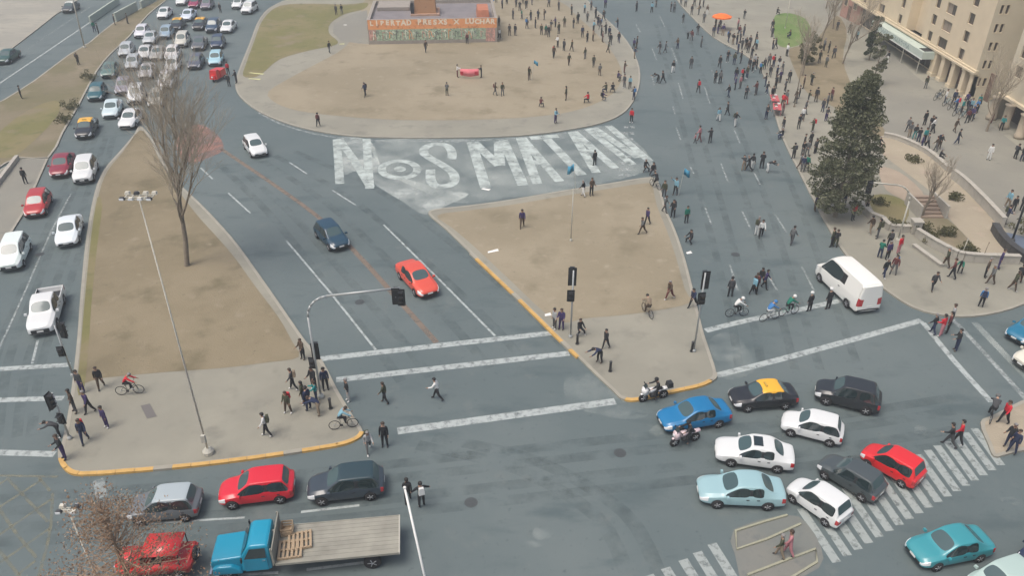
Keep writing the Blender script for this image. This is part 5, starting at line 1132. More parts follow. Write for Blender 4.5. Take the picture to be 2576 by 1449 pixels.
# ------------------------------------------------------------------ monument base
def monument():
    a, b = G(929, 113), G(1251, 107); d = b - a; w = d.length; root = empty('monument_base', a + Vector((0, 0, KERB)), math.atan2(d.y, d.x)); tag(root, 'low monument base painted with slogans, its statue gone', 'monument')
    H, D_ = 3.55, 13.0; stone = flat('monument_stone', (.30, .27, .235), .85, noise=.2, scale=1.5); orange = worn_paint('orange_wash', (.80, .36, .16), .18, .5, 1.2, .95); cream = flat('cream_letter_paint', (.80, .70, .55), .8); green = worn_paint('green_graffiti', (.46, .58, .42), .3, .6, 2.5, .95); pale = worn_paint('pale_graffiti', (.80, .82, .70), .3, .55, 3, .95); pinkp = worn_paint('pink_graffiti', (.70, .40, .33), .3, .6, 2, .9); dark = flat('dark_graffiti', (.13, .15, .13), .8)
    MB().box((w / 2, D_ / 2, (H - .5) / 2), (w, D_, H - .5)).build('plinth', stone, root)
    for c_, dd in (((w / 2, .2, H - .25), (w, .4, .5)), ((w / 2, D_ - .2, H - .25), (w, .4, .5)), ((.2, D_ / 2, H - .25), (.4, D_ - .8, .5)), ((w - .2, D_ / 2, H - .25), (.4, D_ - .8, .5))): MB().box(c_, dd).build('parapet', stone, root)
    MB().box((.0 - .03, D_ / 2, H / 2), (.05, D_, H)).build('side_cladding', M['concrete'], root)
    MB().sheet([(.5, .5), (w - .5, .5), (w - .5, D_ - .5), (.5, D_ - .5)], H - .494).build('terrace', flat('terrace_floor', (.20, .185, .19), .9, noise=.3, scale=.6), root)
    def panel(name, x0, x1, z0, z1, y, m_): return MB().add([(x0, y, z0), (x1, y, z0), (x1, y, z1), (x0, y, z1)], [(0, 1, 2, 3)]).build(name, m_, root)
    panel('orange_band', .05, w - .05, H - 1.42, H - .02, -.006, orange); panel('green_band', .5, w - 1.6, .5, H - 1.42, -.005, green); panel('pink_patch', w - 1.7, w - .3, .15, H - 1.42, -.008, pinkp); panel('pink_patch', .1, 1.2, .6, H - 1.45, -.008, pinkp)
    # slogan: each letter a flat painted piece
    txt = 'LIBERTAD PRESXS X LUCHAR'; n = len(txt); step = (w - .5) / n
    for i, ch in enumerate(txt):
        if ch == ' ': continue
        cu = bpy.data.curves.new('c', 'FONT'); cu.body = ch; cu.size = .98; cu.offset = .05; cu.align_x = 'CENTER'; o = bpy.data.objects.new('t', cu); C.objects.link(o); me = eval_mesh(o); bpy.data.objects.remove(o)
        me.materials.clear(); me.materials.append(cream); place_mesh('letter', me, root, (.25 + step * (i + .5) + random.uniform(-.05, .05), -.012, H - .78 + random.uniform(-.05, .05)), (R(90), random.uniform(-.07, .07), 0), (random.uniform(.92, 1.1), random.uniform(.9, 1.1), 1))
    rng = random.Random(3)
    cols_ = [pale, dark, green, pinkp, pale, orange]
    for i in range(34):                                             # illegible scrawl of tall strokes
        x = .7 + i * (w - 2.6) / 34; z0 = rng.uniform(.55, .9); z1 = rng.uniform(1.7, 2.05); m_ = MB(); k = rng.randint(0, 3)
        pts = [(x, z0), (x + rng.uniform(-.1, .1), z1), (x + .35, z1 - rng.uniform(.1, .5)), (x + rng.uniform(.3, .6), z0 + rng.uniform(0, .6)), (x + .7, z0 + .2)][:3 + k % 3]
        for (x0, q0), (x1, q1) in zip(pts, pts[1:]): m_.tube((x0, -.008, q0), (x1, -.008, q1), .06, .05, 5)
        m_.build('graffiti_stroke', cols_[i % 6], root)
    px = 8.4; MB().box((px, 6.2, H - .5 + 1.3), (3.4, 3.4, 2.6), top=.9).build('pedestal', worn_paint('pedestal_wash', (.42, .24, .13), .1, .4, 1, .95), root); MB().box((px, 6.2, H - .4), (4.4, 4.4, .35)).build('pedestal_step', flat('pedestal_step', (.42, .27, .19), .85, noise=.3, scale=1.5), root)
    MB().box((w - 2.0, 3.4, H + .2), (1.9, 5.0, 1.3), top=.85).build('red_block', flat('red_wash', (.42, .16, .09), .85, noise=.3, scale=1.5), root)
    MB().box((3.4, 10, H - .2), (5.0, 4.5, .5)).build('upper_step', stone, root)
    MB().box((px - 1.9, 4.6, H + .45), (.5, .5, 1.8)).build('dark_post', M['black'], root)
    return root
monument()
a_, b_ = on(1158.5, 197), on(1205, 197)
def banner():
    root = empty('banner', a_); tag(root, 'pink banner held up by two people on the plaza earth', 'banner'); d = b_ - a_; m_ = MB(); n = 10; v = []
    for i in range(n + 1):
        t = i / n; q = d * t; s_ = math.sin(t * 9) * .08; v += [(q.x, q.y + s_ - .15, .45 + .12 * math.sin(t * 3.1) * -1), (q.x, q.y + s_ * .5 - .18, 1.32)]
    m_.add(v, [(2 * i, 2 * i + 2, 2 * i + 3, 2 * i + 1) for i in range(n)]); o = m_.build('cloth', flat('pink_cloth', (.78, .22, .25), .9, noise=.2, scale=2), root, True)
    md = o.modifiers.new('t', 'SOLIDIFY'); md.thickness = .012
    for t in (.08, .86):
        q = a_ + d * t; mm = MB().sheet([(q.x - a_.x - .2, 0), (q.x - a_.x + .2, 0), (q.x - a_.x + .2, .4), (q.x - a_.x - .2, .4)], 0)
        mm.v = [(x, d.y * t - .29, .62 + y) for x, y, z in mm.v]; mm.build('red_mark', flat('red_print', (.45, .02, .04), .9), root)
banner()
def flag(px, py, H, dirx, label, h=1.0, w=1.5, loc=None):
    p = loc if loc is not None else on(px, py); root = empty('flag', p); tag(root, label, 'flag', 'blue flags'); MB().tube((0, 0, .0), (dirx * .25, 0, H), .016).build('pole', M['steel_pale'], root); n = 8; v = []
    for i in range(n + 1):
        t = i / n; v += [(dirx * (.25 + t * w), math.sin(t * 7) * .14, H - h - t * .35), (dirx * (.25 + t * w * .92), math.sin(t * 7 + .5) * .14, H - t * .25)]
    o = MB().add(v, [(2 * i, 2 * i + 2, 2 * i + 3, 2 * i + 1) for i in range(n)]).build('cloth', flat('blue_cloth', (.06, .27, .42), .9, noise=.2), root, True); o.modifiers.new('t', 'SOLIDIFY').thickness = .01
q_ = on(*Z('13', 385, 712)); flag(0, 0, 2.6, 1, 'blue flag held up on the plaza earth', .45, .55, loc=q_ + Vector((.35, -.1, 0)))
flag(1448, 488, 3.0, -1, 'blue flag waving over the middle island kerb', .7, .6)
q_ = on(*Z('23', 1690, 535)); flag(0, 0, 2.7, 1, 'blue flag waving on the avenue beside the middle island', .6, .6, loc=q_ + Vector((.3, -.1, 0)))
def parasol(px, py, col, label, r=1.35, H=2.5):
    p = on(px, py); root = empty('parasol', p); tag(root, label, 'parasol'); MB().tube((0, 0, 0), (0, 0, H + .1), .025).build('pole', M['steel'], root); n = 8; cm = flat('parasol_cloth', col, .8, noise=.12, scale=3)
    for i in range(n):
        a0, a1 = 2 * math.pi * i / n, 2 * math.pi * (i + 1) / n; v = [(0, 0, H)] + [(r * k * math.cos(a), r * k * math.sin(a), H - .42 * k * k) for k in (.5, 1) for a in (a0, a1)] + [(r * math.cos(a), r * math.sin(a), H - .6) for a in (a0, a1)]
        o = MB().add(v, [(0, 1, 2), (1, 3, 4, 2), (3, 5, 6, 4)]).build('panel', cm, root)
    MB().lathe([(.25, 0), (.25, .06), (.05, .1)], (0, 0, 0), 'Z', 12).build('foot', M['concrete'], root)
parasol(1812, 74, (.88, .17, .025), 'bright orange parasol over a stall at the far kerb', 1.55)
def stall(px, py, rz, label):
    p = on(px, py); root = empty('market_stall', p, R(rz)); tag(root, label, 'stall'); red = flat('red_stall_cloth', (.48, .10, .11), .9, noise=.25, scale=2)
    MB().box((0, 0, .80), (2.4, .9, .04)).build('table_top', red, root); MB().box((0, -.455, .48), (2.4, .02, .62)).build('table_cloth', red, root)
    for x in (-1.1, 1.1):
        for y in (-.38, .38): MB().tube((x, y, 0), (x, y, .78), .025).build('leg', M['steel'], root)
    rng = random.Random(5)
    for k in range(7): MB().box((-1 + k * .32, rng.uniform(-.2, .2), .88), (.24, .3, .1)).build('folded_goods', MC['irwagmw'[k]], root)
stall(1952, 284, 75, 'red covered stall at the avenue kerb'); stall(1946, 262, 80, 'second red stall just behind the first')

# ------------------------------------------------------------------ street furniture
def signal_head(parent, c, yaw, scale=1.0, n=3, name='signal_head', board=True):
    h = empty_part(name, parent, c, yaw); s = scale
    MB().box((0, 0, 0), (.24 * s, .36 * s, .34 * n * s)).build('housing', M['black'], h)
    if board: MB().box((.05 * s, 0, 0), (.03 * s, .48 * s, (.34 * n + .16) * s)).build('backboard', M['black'], h)
    for k in range(n):
        z = (.34 * (n - 1) / 2 - .34 * k) * s; MB().lathe([(.02, .0), (.12 * s, .0), (.12 * s, .02)], (-.14 * s, 0, z), 'X', 12).build('lens', M['lens_off'], h); MB().box((-.2 * s, 0, z + .14 * s), (.18 * s, .28 * s, .02)).build('visor', M['black'], h)
def empty_part(name, parent, c, yaw):
    """a part that is itself made of pieces: a small bracket mesh carries them"""
    o = MB().box((.16, 0, 0), (.1, .05, .05)).build(name, M['steel_dark'], parent); o.location = c; o.rotation_euler = (0, 0, yaw); return o
def signal_post(base, H, label, heads, mat='steel'):
    p = on(*base); root = empty('traffic_light', p); tag(root, label, 'traffic light', 'traffic lights'); MB().tube((0, 0, 0), (0, 0, H), .065, .055, 10).build('pole', M[mat], root, True); MB().lathe([(.14, 0), (.14, .12), (.08, .2)], (0, 0, 0), 'Z', 10).build('foot', M[mat], root)
    for dx, dy, z, yaw, n, sc in heads: signal_head(root, (dx, dy, z), R(yaw), sc, n)
    return root
signal_post((184, 945), 3.9, 'traffic light on the west kerb beside the white pickup', [(.34, .05, 3.5, -100, 3, .95), (-.02, -.28, 2.1, 100, 2, .9)])
signal_post((176, 1104), 3.4, 'traffic light on the west kerb above the island corner', [(-.1, -.25, 3.0, 170, 3, .95), (.1, -.22, 1.7, 80, 2, .9)])
signal_post((1435, 848), 5.3, 'traffic light on the middle island beside the orange kerb', [(-.05, .2, 4.75, -90, 3, 1.15), (-.12, -.2, 3.45, 90, 2, 1.05)])
signal_post((1745, 884), 6.1, 'traffic light at the east kerb of the middle island', [(.1, .15, 5.5, -80, 3, 1.1), (-.05, -.2, 4.3, 100, 2, 1.05)])
def signal_mast(base, H, reach, label, heads, mat='steel'):
    p = on(*base); root = empty('signal_mast', p); tag(root, label, 'traffic light', 'traffic lights'); rc = 1.3; sg = 1 if reach[0] > 0 else -1; u = Vector((reach[0], reach[1], 0)).normalized(); L_ = Vector((reach[0], reach[1], 0)).length
    pts = [Vector((0, 0, 0)), Vector((0, 0, H - rc))] + [u * rc * (1 - math.cos(a)) + Vector((0, 0, H - rc + rc * math.sin(a))) for a in (.3, .6, .9, 1.2, 1.5)] + [u * L_ + Vector((0, 0, H + .1))]
    MB().path(pts, .07, 8).build('mast', M[mat], root, True); MB().lathe([(.2, 0), (.2, .15), (.1, .3)], (0, 0, 0), 'Z', 10).build('foot', M[mat], root)
    for c_, yaw, n, sc in heads: signal_head(root, c_, R(yaw), sc, n)
signal_mast((808, 1000), 7.3, (5.3, .9), 'curved white signal mast reaching over the diagonal street', [((5.05, .75, 6.95), -90, 3, .95), ((5.35, .70, 6.85), 90, 3, .95), ((.05, .2, 3.4), -90, 3, 1.0), ((-.2, .05, 2.6), 90, 2, .95)])
signal_mast((2258, 606), 5.0, (-3.4, .5), 'curved pale signal mast over the garden wall', [((-3.3, .4, 4.7), 90, 3, .95)], 'steel_pale')
# floodlight masts
M['mast_steel'] = flat('weathered_mast_steel', (.56, .54, .46), .7, noise=.15, scale=3)
def flood_mast(loc, H, label, n=6, rad=1.25, r0=.12):
    root = empty('floodlight_mast', loc); tag(root, label, 'street light', 'floodlight masts'); k_ = rad / 1.25; MB().tube((0, 0, 0), (0, 0, H), r0, r0 * .55, 10).build('pole', M['mast_steel'], root, True)
    fr = MB(); fr.box((0, 0, H), (2 * rad, .05, .05)).box((0, .5 * k_, H), (2 * rad, .04, .04)).box((0, -.5 * k_, H), (2 * rad, .04, .04))
    for x in (-rad, -rad / 2, 0, rad / 2, rad): fr.box((x, 0, H), (.04, 1.1 * k_, .04))
    fr.build('rack', M['steel_pale'], root)
    for k in range(n):
        x = -rad + 2 * rad * (k // 2) / (n / 2 - 1); y = (.62 if k % 2 else -.62) * k_; h_ = MB().box((x, y, H + .08), (.24, .17, .13), top=.7).build('floodlight', M['mast_steel'] if k % 3 else M['steel_dark'], root); MB().box((x, y + (.09 if k % 2 else -.09), H + .07), (.20, .02, .10)).build('lamp_glass', M['headlight'], h_)
    MB().lathe([(.32, 0), (.32, .2), (.18, .35)], (0, 0, 0), 'Z', 10).build('foot', M['steel_pale'], root)
    MB().box((0, -.14, 1.2), (.22, .16, .5)).build('service_box', M['steel_pale'], root)
flood_mast(on(525, 1140), 15.9, 'tall pale floodlight mast standing on the west island pavement', 8, .62, .055)
t_ = G(172, 1284, 7.0); flood_mast((t_.x, t_.y, 0), 7.0, 'floodlight mast beside the withered tree, cut by the frame', 4, .3, .07)
def plain_pole(loc, top, r, mat, label, cat='pole', cap=True):
    root = empty('pole', loc); tag(root, label, cat); o = MB().tube((0, 0, 0), Vector(top) - Vector(loc), r, r * .8, 10).build('shaft', M[mat], root, True); MB().lathe([(r * 2.4, 0), (r * 2.4, .12), (r * 1.2, .25)], (0, 0, 0), 'Z', 10).build('foot', M[mat], root)
    if cap: MB().lathe([(r * 1.1, -.03), (r * 1.1, .05), (.01, .09)], tuple(Vector(top) - Vector(loc)), 'Z', 10).build('cap', M[mat], root)
bp = G(1086, 1530); tp = G(1018, 1228, 4.6); plain_pole((bp.x, bp.y, 0), (tp.x, tp.y, 4.6), .065, 'headlight' if False else 'plate', 'bright white slanting pole behind the truck tail')
p_ = on(1436, 606); plain_pole(p_, p_ + Vector((.02, 0, 4.7)), .05, 'steel_pale', 'thin pale pole on the earth of the middle island')
p_ = on(213, 119); plain_pole(p_, p_ + Vector((.35, 0, 10)), .10, 'steel_pale', 'pale street lamp pole on the dry verge', 'lamp post')
p_ = on(2546, 606); plain_pole(p_, p_ + Vector((-.1, .1, 7.4)), .09, 'steel_dark', 'dark lamp post at the right frame edge', 'lamp post')
p_ = on(1975, 70); plain_pole(p_, p_ + Vector((.0, 0, 5.0)), .05, 'steel_pale', 'thin pale pole on the green lawn')
p_ = on(1998, 268); plain_pole(p_, p_ + Vector((.0, 0, 7.5)), .06, 'bark', 'thin brown pole on the east pavement')
for x, y in ((2416, 648), (2468, 658)):
    p_ = on(x, y); plain_pole(p_, p_ + Vector((.1, 0, 1.7)), .035, 'bark' if x > 2450 else 'steel_pale', 'brown post inside the garden balustrade' if x > 2450 else 'pale post inside the garden balustrade', 'post')
for x, y, lb in ((832, 1028, 'grey bollard beside the crossing edge cyclist'), (1452, 865, 'dark bollard below the seated person'), (1740, 884, 'small bollard at the kerb tip beside the signal'), (1535, 934, 'small bollard below the stooping person')):
    root = empty('bollard', on(x, y)); tag(root, lb, 'bollard', 'bollards'); MB().lathe([(.09, 0), (.085, .7), (.1, .72), (.1, .78), (.03, .85)], (0, 0, 0), 'Z', 10).build('post', M['steel_dark'], root, True); MB().lathe([(.14, 0), (.13, .05)], (0, 0, 0), 'Z', 10).build('foot', M['steel_dark'], root)
# concrete parapets along the far road
def parapet(a, b, h_, label):
    pa, pb = G(*a), G(*b); root = empty('road_parapet', pa); tag(root, label, 'barrier', 'road parapets'); d = pb - pa; n = max(2, int(d.length / 2.2)); pc = flat('pale_green_concrete', (.40, .45, .39), .85, noise=.15)
    for i in range(n):
        u = d / n; m_ = MB().strip([u * i + u * .01, u * (i + 1) - u * .01], .28, 0.0, h_); m_.build('panel', pc, root)
parapet((228, 58), (300, 8), 1.1, 'pale concrete parapet along the edge of the far road'); parapet((292, 56), (346, 26), 1.5, 'pale green parapet above the jammed street'); parapet((356, 22), (400, -4), 1.3, 'pale parapet at the top edge by the jam')
root = empty('low_wall', on(46, 402)); tag(root, 'low stone wall at the left edge of the footway', 'wall'); a_, b_ = on(46, 402), on(-20, 486); d = b_ - a_
for i in range(7): MB().strip([d * (i / 7) + d * .003, d * ((i + 1) / 7) - d * .003], .35, 0, .55).build('block', M['concrete'], root)

# ------------------------------------------------------------------ garden by the avenue
sl = patch('garden_bank', [(2215, 345), (2250, 350), (2330, 386), (2395, 440), (2470, 510), (2524, 575), (2535, 622), (2510, 655), (2470, 652), (2440, 610), (2385, 550), (2345, 490), (2270, 430), (2215, 385)], M['dirt_pale'], east, z=KERB + .006)
patch('garden_grass', [(2306, 592), (2318, 560), (2345, 545), (2385, 556), (2440, 612), (2468, 652), (2424, 650), (2345, 614)], M['verge'], east, z=KERB + .010)
patch('garden_grass', [(2186, 500), (2230, 492), (2275, 510), (2285, 545), (2262, 572), (2236, 572), (2205, 548)], M['dry_grass'], east, z=KERB + .010)
patch('garden_earth', [(2212, 425), (2262, 436), (2318, 484), (2326, 522), (2290, 512), (2228, 480)], flat('pink_earth', (.33, .27, .205), .9, noise=.2, scale=.8), east, z=KERB + .012)
def low_wall(name, pts, w, h_, mat, label, cat, parts='coping', k=3, piece=1.6):
    wp = [on(*p) for p in pts]; z0 = wp[0].z; poly = smooth(wp, k); root = empty(name, poly[0]); tag(root, label, cat); o = poly[0]
    for i, (a, b) in enumerate(zip(poly, poly[1:])):
        u = (b - a) * .01; MB().strip([a - o + u, b - o - u], w, 0, h_).build('wall_block', M[mat], root); MB().strip([a - o + u, b - o - u], w + .12, h_, .08).build('coping_stone', M['concrete'] if mat != 'steel_dark' else M[mat], root)
low_wall('garden_wall', [(2162, 521), (2189, 549), (2218, 560), (2237, 580), (2298, 583)], .3, .55, 'concrete', 'low pale garden wall with stone coping by the evergreen', 'wall', k=2)
low_wall('balustrade', [(2303, 594), (2343, 619), (2385, 642), (2422, 656), (2502, 661), (2560, 663)], .3, .7, 'concrete', 'curved pale balustrade in front of the garden grass', 'wall', k=3)
low_wall('garden_kerb', [(2297, 620), (2332, 646), (2368, 672)], .25, .2, 'concrete', 'pale garden kerb in front of the balustrade', 'kerb', k=2)
root = empty('wall_pillar', on(2299, 585)); tag(root, 'square pale pillar at the corner of the garden wall', 'pillar'); MB().box((0, 0, .55), (.7, .7, 1.1)).build('shaft', M['concrete'], root); MB().box((0, 0, 1.15), (.85, .85, .12)).build('cap', M['concrete'], root)
low_wall('bank_parapet', [(2393, 448), (2422, 470), (2470, 518), (2520, 573)], .3, .9, 'concrete', 'long white topped parapet along the top of the garden bank', 'wall', k=3)
low_wall('bank_edge', [(2222, 344), (2262, 353), (2330, 385), (2386, 432)], .35, .45, 'concrete', 'pale curved edge wall at the top of the garden bank near the evergreen', 'wall', k=3)
low_wall('ramp_wall', [(2498, 580), (2516, 608), (2544, 637), (2590, 668)], .45, .7, 'steel_dark', 'dark curved wall at the right frame edge', 'wall', k=3)
patch('ramp_floor', [(2512, 585), (2540, 590), (2620, 610), (2640, 700), (2590, 660), (2546, 630), (2520, 606)], flat('blue_grey_floor', (.11, .14, .19), .7, noise=.2), east, z=KERB + .010, k=1)
root = empty('garden_stairs', on(2342, 546)); tag(root, 'small brown garden stairs beside the leafless tree', 'stairs'); sm_ = flat('brown_step', (.29, .225, .17), .85, noise=.2)
for i in range(6): MB().box((0, .45 * i, .07 + .085 * i), (2.0, .42, .14 + .17 * i)).build('step', sm_, root)
for x in (-1.15, 1.15): MB().box((x, 1.2, .6), (.18, 3.0, 1.2)).build('side_wall', M['concrete'], root)

# ------------------------------------------------------------------ buildings
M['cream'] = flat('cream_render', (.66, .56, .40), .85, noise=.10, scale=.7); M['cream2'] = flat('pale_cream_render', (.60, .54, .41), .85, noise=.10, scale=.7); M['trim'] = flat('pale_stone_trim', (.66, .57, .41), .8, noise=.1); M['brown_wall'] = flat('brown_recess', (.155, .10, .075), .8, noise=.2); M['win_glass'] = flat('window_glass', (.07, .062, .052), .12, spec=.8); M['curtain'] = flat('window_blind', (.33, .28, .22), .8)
def wall_open(root, name, axis, pos, u0, u1, z0, z1, ops, mat, out=-1, depth=.22, frame=True):
    """a wall in the plane axis = pos with real openings; ops: (u centre, z centre, width, height); out: which way is outdoors"""
    us = sorted({u0, u1, *[o[0] - o[2] / 2 for o in ops], *[o[0] + o[2] / 2 for o in ops]}); zs = sorted({z0, z1, *[o[1] - o[3] / 2 for o in ops], *[o[1] + o[3] / 2 for o in ops]})
    P3 = (lambda u, z, d: (pos - out * d, u, z)) if axis == 'x' else (lambda u, z, d: (u, pos - out * d, z)); m_ = MB()
    for a, b in zip(us, us[1:]):
        for c_, d in zip(zs, zs[1:]):
            um, zm = (a + b) / 2, (c_ + d) / 2
            if any(abs(um - o[0]) < o[2] / 2 and abs(zm - o[1]) < o[3] / 2 for o in ops): continue
            m_.add([P3(a, c_, 0), P3(b, c_, 0), P3(b, d, 0), P3(a, d, 0)], [(0, 1, 2, 3)])
    for (u, z, w, h_) in ops:
        a, b, c_, d = u - w / 2, u + w / 2, z - h_ / 2, z + h_ / 2
        for q in (((a, c_), (b, c_)), ((b, c_), (b, d)), ((b, d), (a, d)), ((a, d), (a, c_))): m_.add([P3(*q[0], 0), P3(*q[1], 0), P3(*q[1], depth), P3(*q[0], depth)], [(0, 1, 2, 3)])
    m_.build(name, M[mat], root)
    rng = random.Random(int(pos * 10 + u0))
    for (u, z, w, h_) in ops:
        if h_ > 1.8: continue
        a, b, c_, d = u - w / 2, u + w / 2, z - h_ / 2, z + h_ / 2; wn_ = MB(); t = .05
        for q in ((a, b, c_, c_ + t), (a, b, d - t, d), (a, a + t, c_ + t, d - t), (b - t, b, c_ + t, d - t)) + (((u - t / 2, u + t / 2, c_ + t, d - t),) if w > .7 else ()):
            wn_.add([P3(q[0], q[2], depth - .05), P3(q[1], q[2], depth - .05), P3(q[1], q[3], depth - .05), P3(q[0], q[3], depth - .05)], [(0, 1, 2, 3)])
        wo = wn_.build('window', M['brown_wall'], root); k = 2 if w > .7 else 1
        for i in range(k):
            x0, x1 = a + (b - a) * i / k, a + (b - a) * (i + 1) / k; MB().add([P3(x0, c_, depth - .02), P3(x1, c_, depth - .02), P3(x1, d, depth - .02), P3(x0, d, depth - .02)], [(0, 1, 2, 3)]).build('pane', M['curtain'] if rng.random() < .18 else M['win_glass'], wo)
        f_ = MB(); e = .09
        for q in ((a - e, b + e, c_ - e, c_), (a - e, b + e, d, d + e), (a - e, a, c_, d), (b, b + e, c_, d)):
            f_.add([P3(q[0], q[2], -.025), P3(q[1], q[2], -.025), P3(q[1], q[3], -.025), P3(q[0], q[3], -.025)], [(0, 1, 2, 3)])
        f_.build('surround', M['trim'], wo)
def building_a():
    root = empty('apartment_building', (55.6, 94.3, KERB)); root.location = (0, 0, 0); tag(root, 'cream apartment building with mint canopy and pillared entrance', 'building'); T = 22.0
    rows = [4.5 + 2.12 * i for i in range(8)]
    ops2 = [(107.3, z, 1.25, 1.25) for z in rows] + [(103.7, z, 2.4, 1.28) for z in rows] + [(98.6, z, 1.35, 1.3) for z in rows]
    wall_open(root, 'wall', 'x', 55.6, 94.3, 109.4, 3.5, T, ops2, 'cream')
    wall_open(root, 'wall', 'x', 55.6, 114.4, 134, 3.5, T, [(116.8, z, 1.1, 1.2) for z in rows] + [(123.4, z, 2.0, 1.2) for z in rows] + [(130, z, 1.2, 1.2) for z in rows], 'cream')
    wall_open(root, 'wall', 'x', 57.0, 109.4, 114.4, 3.5, T, [(110.4, z - .3, .6, 1.3) for z in rows[:1]], 'cream')
    MB().add([(55.6, 109.4, 3.5), (57, 109.4, 3.5), (57, 109.4, T), (55.6, 109.4, T)], [(0, 1, 2, 3)]).build('return_wall', M['cream'], root); MB().add([(55.6, 114.4, 3.5), (57, 114.4, 3.5), (57, 114.4, T), (55.6, 114.4, T)], [(3, 2, 1, 0)]).build('return_wall', M['cream'], root)
    wall_open(root, 'wall', 'y', 94.3, 55.6, 75, 0.1, T, [(x, z, .38, 1.0) for z in [2.3 + 2.12 * i for i in range(9)] for x in (56.35, 57.0)] + [(x, z, .9, 1.0) for z in rows for x in (60.5, 64)], 'cream2')
    MB().box((65, 114, T + .1), (20, 40.5, .3)).build('roof', M['concrete'], root); MB().box((75.2, 114, T / 2), (.3, 40, T)).build('back_wall', M['cream'], root); MB().box((65.4, 134.1, T / 2), (19, .2, T)).build('end_wall', M['cream'], root)
    for z, w, h_ in ((3.42, .55, .22), (3.66, .32, .16)): MB().box((55.6 - w / 2 + .15, 114.1, z), (w, 40.2, h_)).build('cornice', M['trim'], root)
    # ground floor: piers with deep dark doorways
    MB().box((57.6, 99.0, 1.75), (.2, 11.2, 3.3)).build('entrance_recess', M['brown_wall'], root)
    for y, w in ((94.65, .7), (96.6, .8), (99.3, .85), (102.0, .9), (104.4, 1.2)):
        pr = MB().box((55.85, y, 1.68), (.75, w, 3.1)).build('pier', M['cream'], root); MB().box((55.75, y, .32), (.8, w + .14, .4)).build('pier_base', M['trim'], pr); MB().box((55.75, y, 3.1), (.8, w + .14, .2)).build('pier_capital', M['trim'], pr)
    for y in (97.95, 100.65, 95.6): dr = MB().box((57.4, y, 1.3), (.1, 1.3, 2.3)).build('door', flat('oak_door', (.13, .06, .04), .6), root); MB().box((57.32, y + .4, 1.2), (.06, .05, .25)).build('handle', M['chrome'], dr)
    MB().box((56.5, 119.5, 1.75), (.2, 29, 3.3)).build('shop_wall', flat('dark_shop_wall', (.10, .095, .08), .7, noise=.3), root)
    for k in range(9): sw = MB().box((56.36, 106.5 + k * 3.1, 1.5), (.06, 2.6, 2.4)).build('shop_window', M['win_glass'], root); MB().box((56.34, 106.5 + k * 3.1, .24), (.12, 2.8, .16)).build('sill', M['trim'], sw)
    mint = flat('mint_canopy', (.50, .58, .52), .6, noise=.12, scale=1.2); c_ = MB().box((54.75, 113.0, 2.66), (1.8, 17.2, .95)).build('canopy', mint, root)
    MB().box((53.845, 113.0, 2.2), (.05, 17.4, .12)).build('canopy_edge', M['plate'], c_)
    MB().box((54.75, 105.5, 3.15), (1.2, 1.6, .06)).build('canopy_hatch', M['black'], c_)
    rng = random.Random(9); gd = flat('grey_spray', (.27, .35, .35), .8)
    for k in range(16):
        y = 108.5 + k * .72; m_ = MB(); pts = [(y, 2.35 + rng.uniform(0, .2)), (y + rng.uniform(.1, .4), 3.0 - rng.uniform(0, .2)), (y + rng.uniform(.3, .6), 2.4 + rng.uniform(0, .4))]
        for a, b in zip(pts, pts[1:]): m_.tube((53.84, a[0], a[1]), (53.84, b[0], b[1]), .05, .045, 5)
        m_.build('spray_stroke', gd, c_)
    for y in (120.6, 110, 105.0): MB().tube((53.95, y, KERB), (53.95, y, 2.2), .06).build('canopy_post', M['steel_pale'], c_)
building_a()
M['pillar'] = flat('tan_pillar_stone', (.40, .34, .255), .85, noise=.15)
def building_b():
    root = empty('office_building', (0, 0, 0)); tag(root, 'second cream building with round corner pillar at the right edge', 'building'); T = 22.0
    rows = [5.9 + 2.08 * i for i in range(8)]
    wall_open(root, 'wall', 'x', 55.6, 62, 88.0, 3.0, T, [(y, z, 1.25, 1.25) for z in rows for y in (86.4, 83.2, 80, 76.5, 73, 69)], 'cream2')
    MB().add([(55.6, 88.0, .1), (75, 88.0, .1), (75, 88.0, T), (55.6, 88.0, T)], [(3, 2, 1, 0)]).build('alley_wall', M['cream2'], root); MB().box((65.3, 75, T + .1), (19.8, 26.4, .3)).build('roof', M['concrete'], root); MB().box((75.2, 75, T / 2), (.3, 26, T)).build('back_wall', M['cream2'], root)
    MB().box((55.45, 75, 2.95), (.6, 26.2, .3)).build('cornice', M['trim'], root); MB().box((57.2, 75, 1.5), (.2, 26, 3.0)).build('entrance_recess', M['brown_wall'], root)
    for y in (87.4, 84.6, 81.5, 77.5, 73): MB().lathe([(.55, KERB), (.55, .5), (.46, .6), (.46, 2.6), (.6, 2.8)], (54.9, y, 0), 'Z', 16).build('pillar', M['pillar'], root, True)
    for y in (86.0, 83, 79.5): dr = MB().box((57.05, y, 1.3), (.1, 1.5, 2.3)).build('door', flat('dark_door', (.06, .05, .045), .5), root); MB().box((56.97, y + .5, 1.2), (.06, .05, .25)).build('handle', M['chrome'], dr)
building_b()
def pink_house():
    a, b = on(2112, 38), on(2158, 62); root = empty('house', a, math.atan2(b.y - a.y, b.x - a.x)); tag(root, 'low pink house at the top edge beside the cream building', 'house'); w = 6.5
    MB().box((w / 2, 3, 2.2), (w, 6, 4.4)).build('wall', flat('pink_render', (.42, .24, .19), .85, noise=.15), root); rf = MB().box((w / 2, 3, 4.55), (w + .6, 6.6, .25)).build('roof', flat('brown_roof', (.13, .09, .06), .85, noise=.3), root)
    for x in (1.4, 4.6): wd = MB().box((x, -.02, 2.6), (1.1, .08, 1.4)).build('window', M['trim'], root); MB().box((x, -.07, 2.6), (.9, .04, 1.2)).build('pane', M['win_glass'], wd)
    dr = MB().box((3.0, -.02, 1.1), (1.0, .08, 2.2)).build('door', M['brown_wall'], root); MB().box((3.35, -.08, 1.1), (.05, .05, .2)).build('handle', M['chrome'], dr)
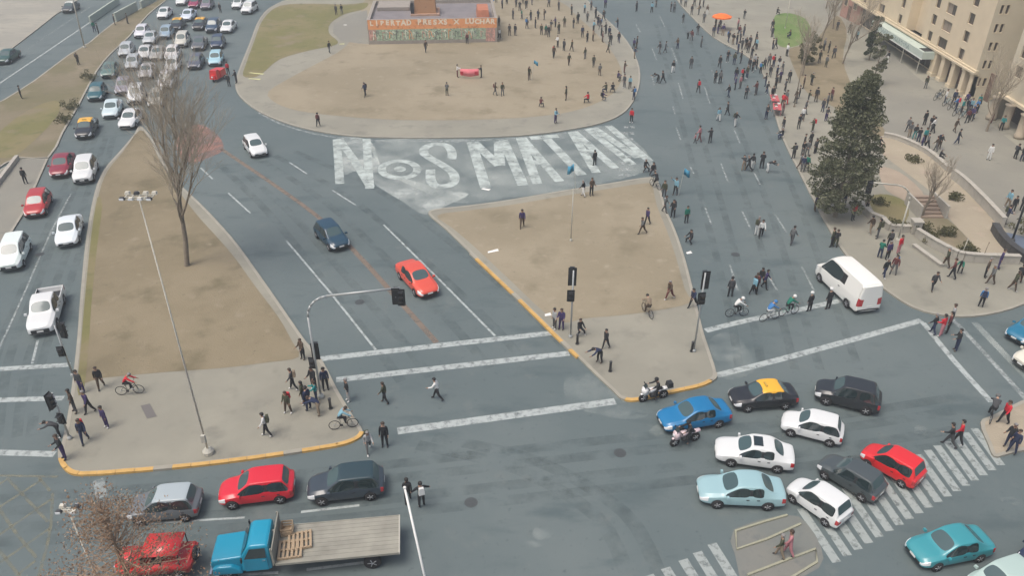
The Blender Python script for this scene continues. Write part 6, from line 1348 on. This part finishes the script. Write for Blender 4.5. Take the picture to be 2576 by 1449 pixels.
pink_house()
# scraps on the ground
scr = flat('paper_scrap', (.75, .74, .70), .9)
for i, (x, y, s_) in enumerate(((1240, 632, .5), (868, 62, .3), (1222, 476, .45), (1810, 505, .0), (1733, 636, .25), (418, 1002, .0), (505, 1078, .0), (1378, 792, .25), (1860, 100, .0), (645, 184, 1.2), (640, 198, .9), (860, 110, .4))):
    if s_ <= 0: continue
    p_ = on(x, y); rng = random.Random(70 + i); root = MB().add([(-s_, -.14, .012), (s_ * .9, -.18, .02), (s_, .16, .05), (-s_ * .8, .12, .015), (0, 0, .07)], [(0, 1, 4), (1, 2, 4), (2, 3, 4), (3, 0, 4)]).build('paper_scrap', scr if i < 9 else flat('yellow_card', (.55, .55, .28), .9)); root.location = p_; root.rotation_euler.z = rng.uniform(-.5, .5); tag(root, ('pale scrap of paper on the ground', 'yellow card sheet at the plaza corner')[i >= 9], 'litter', 'scraps of litter')

# ------------------------------------------------------------------ people who look alike: told apart by their place
ORD = ['first', 'second', 'third', 'fourth', 'fifth', 'sixth', 'seventh', 'eighth']
same = {}
for o in C.objects:
    if o.parent is None and o.get('label') and o.get('category'): same.setdefault(o['label'], []).append(o)
for lb, os_ in same.items():
    if 2 <= len(os_) <= 8:
        os_.sort(key=lambda o: o.location.x / (o.location.y * _c + (CAM_H - o.location.z) * _s))
        if len(lb.replace(',', '').split()) > 13: continue
        for i, o in enumerate(os_): o['label'] = lb + ', ' + ('leftmost' if i == 0 else 'rightmost' if i == len(os_) - 1 else ORD[i] + ' from left')

# ------------------------------------------------------------------ the hazy winter air over the junction
hz = MB().box((0, 230, 17), (860, 800, 36)).build('haze', flat('haze_air', (1, 1, 1)))
hm_ = hz.data.materials[0]; hn = hm_.node_tree.nodes; hn.remove(hn['Principled BSDF']); pv = hn.new('ShaderNodeVolumePrincipled'); pv.inputs['Density'].default_value = .0010; pv.inputs['Color'].default_value = (.86, .93, .95, 1); hm_.node_tree.links.new(pv.outputs[0], hn['Material Output'].inputs['Volume'])
tag(hz, 'thin pale haze in the air over the whole junction', kind='stuff')
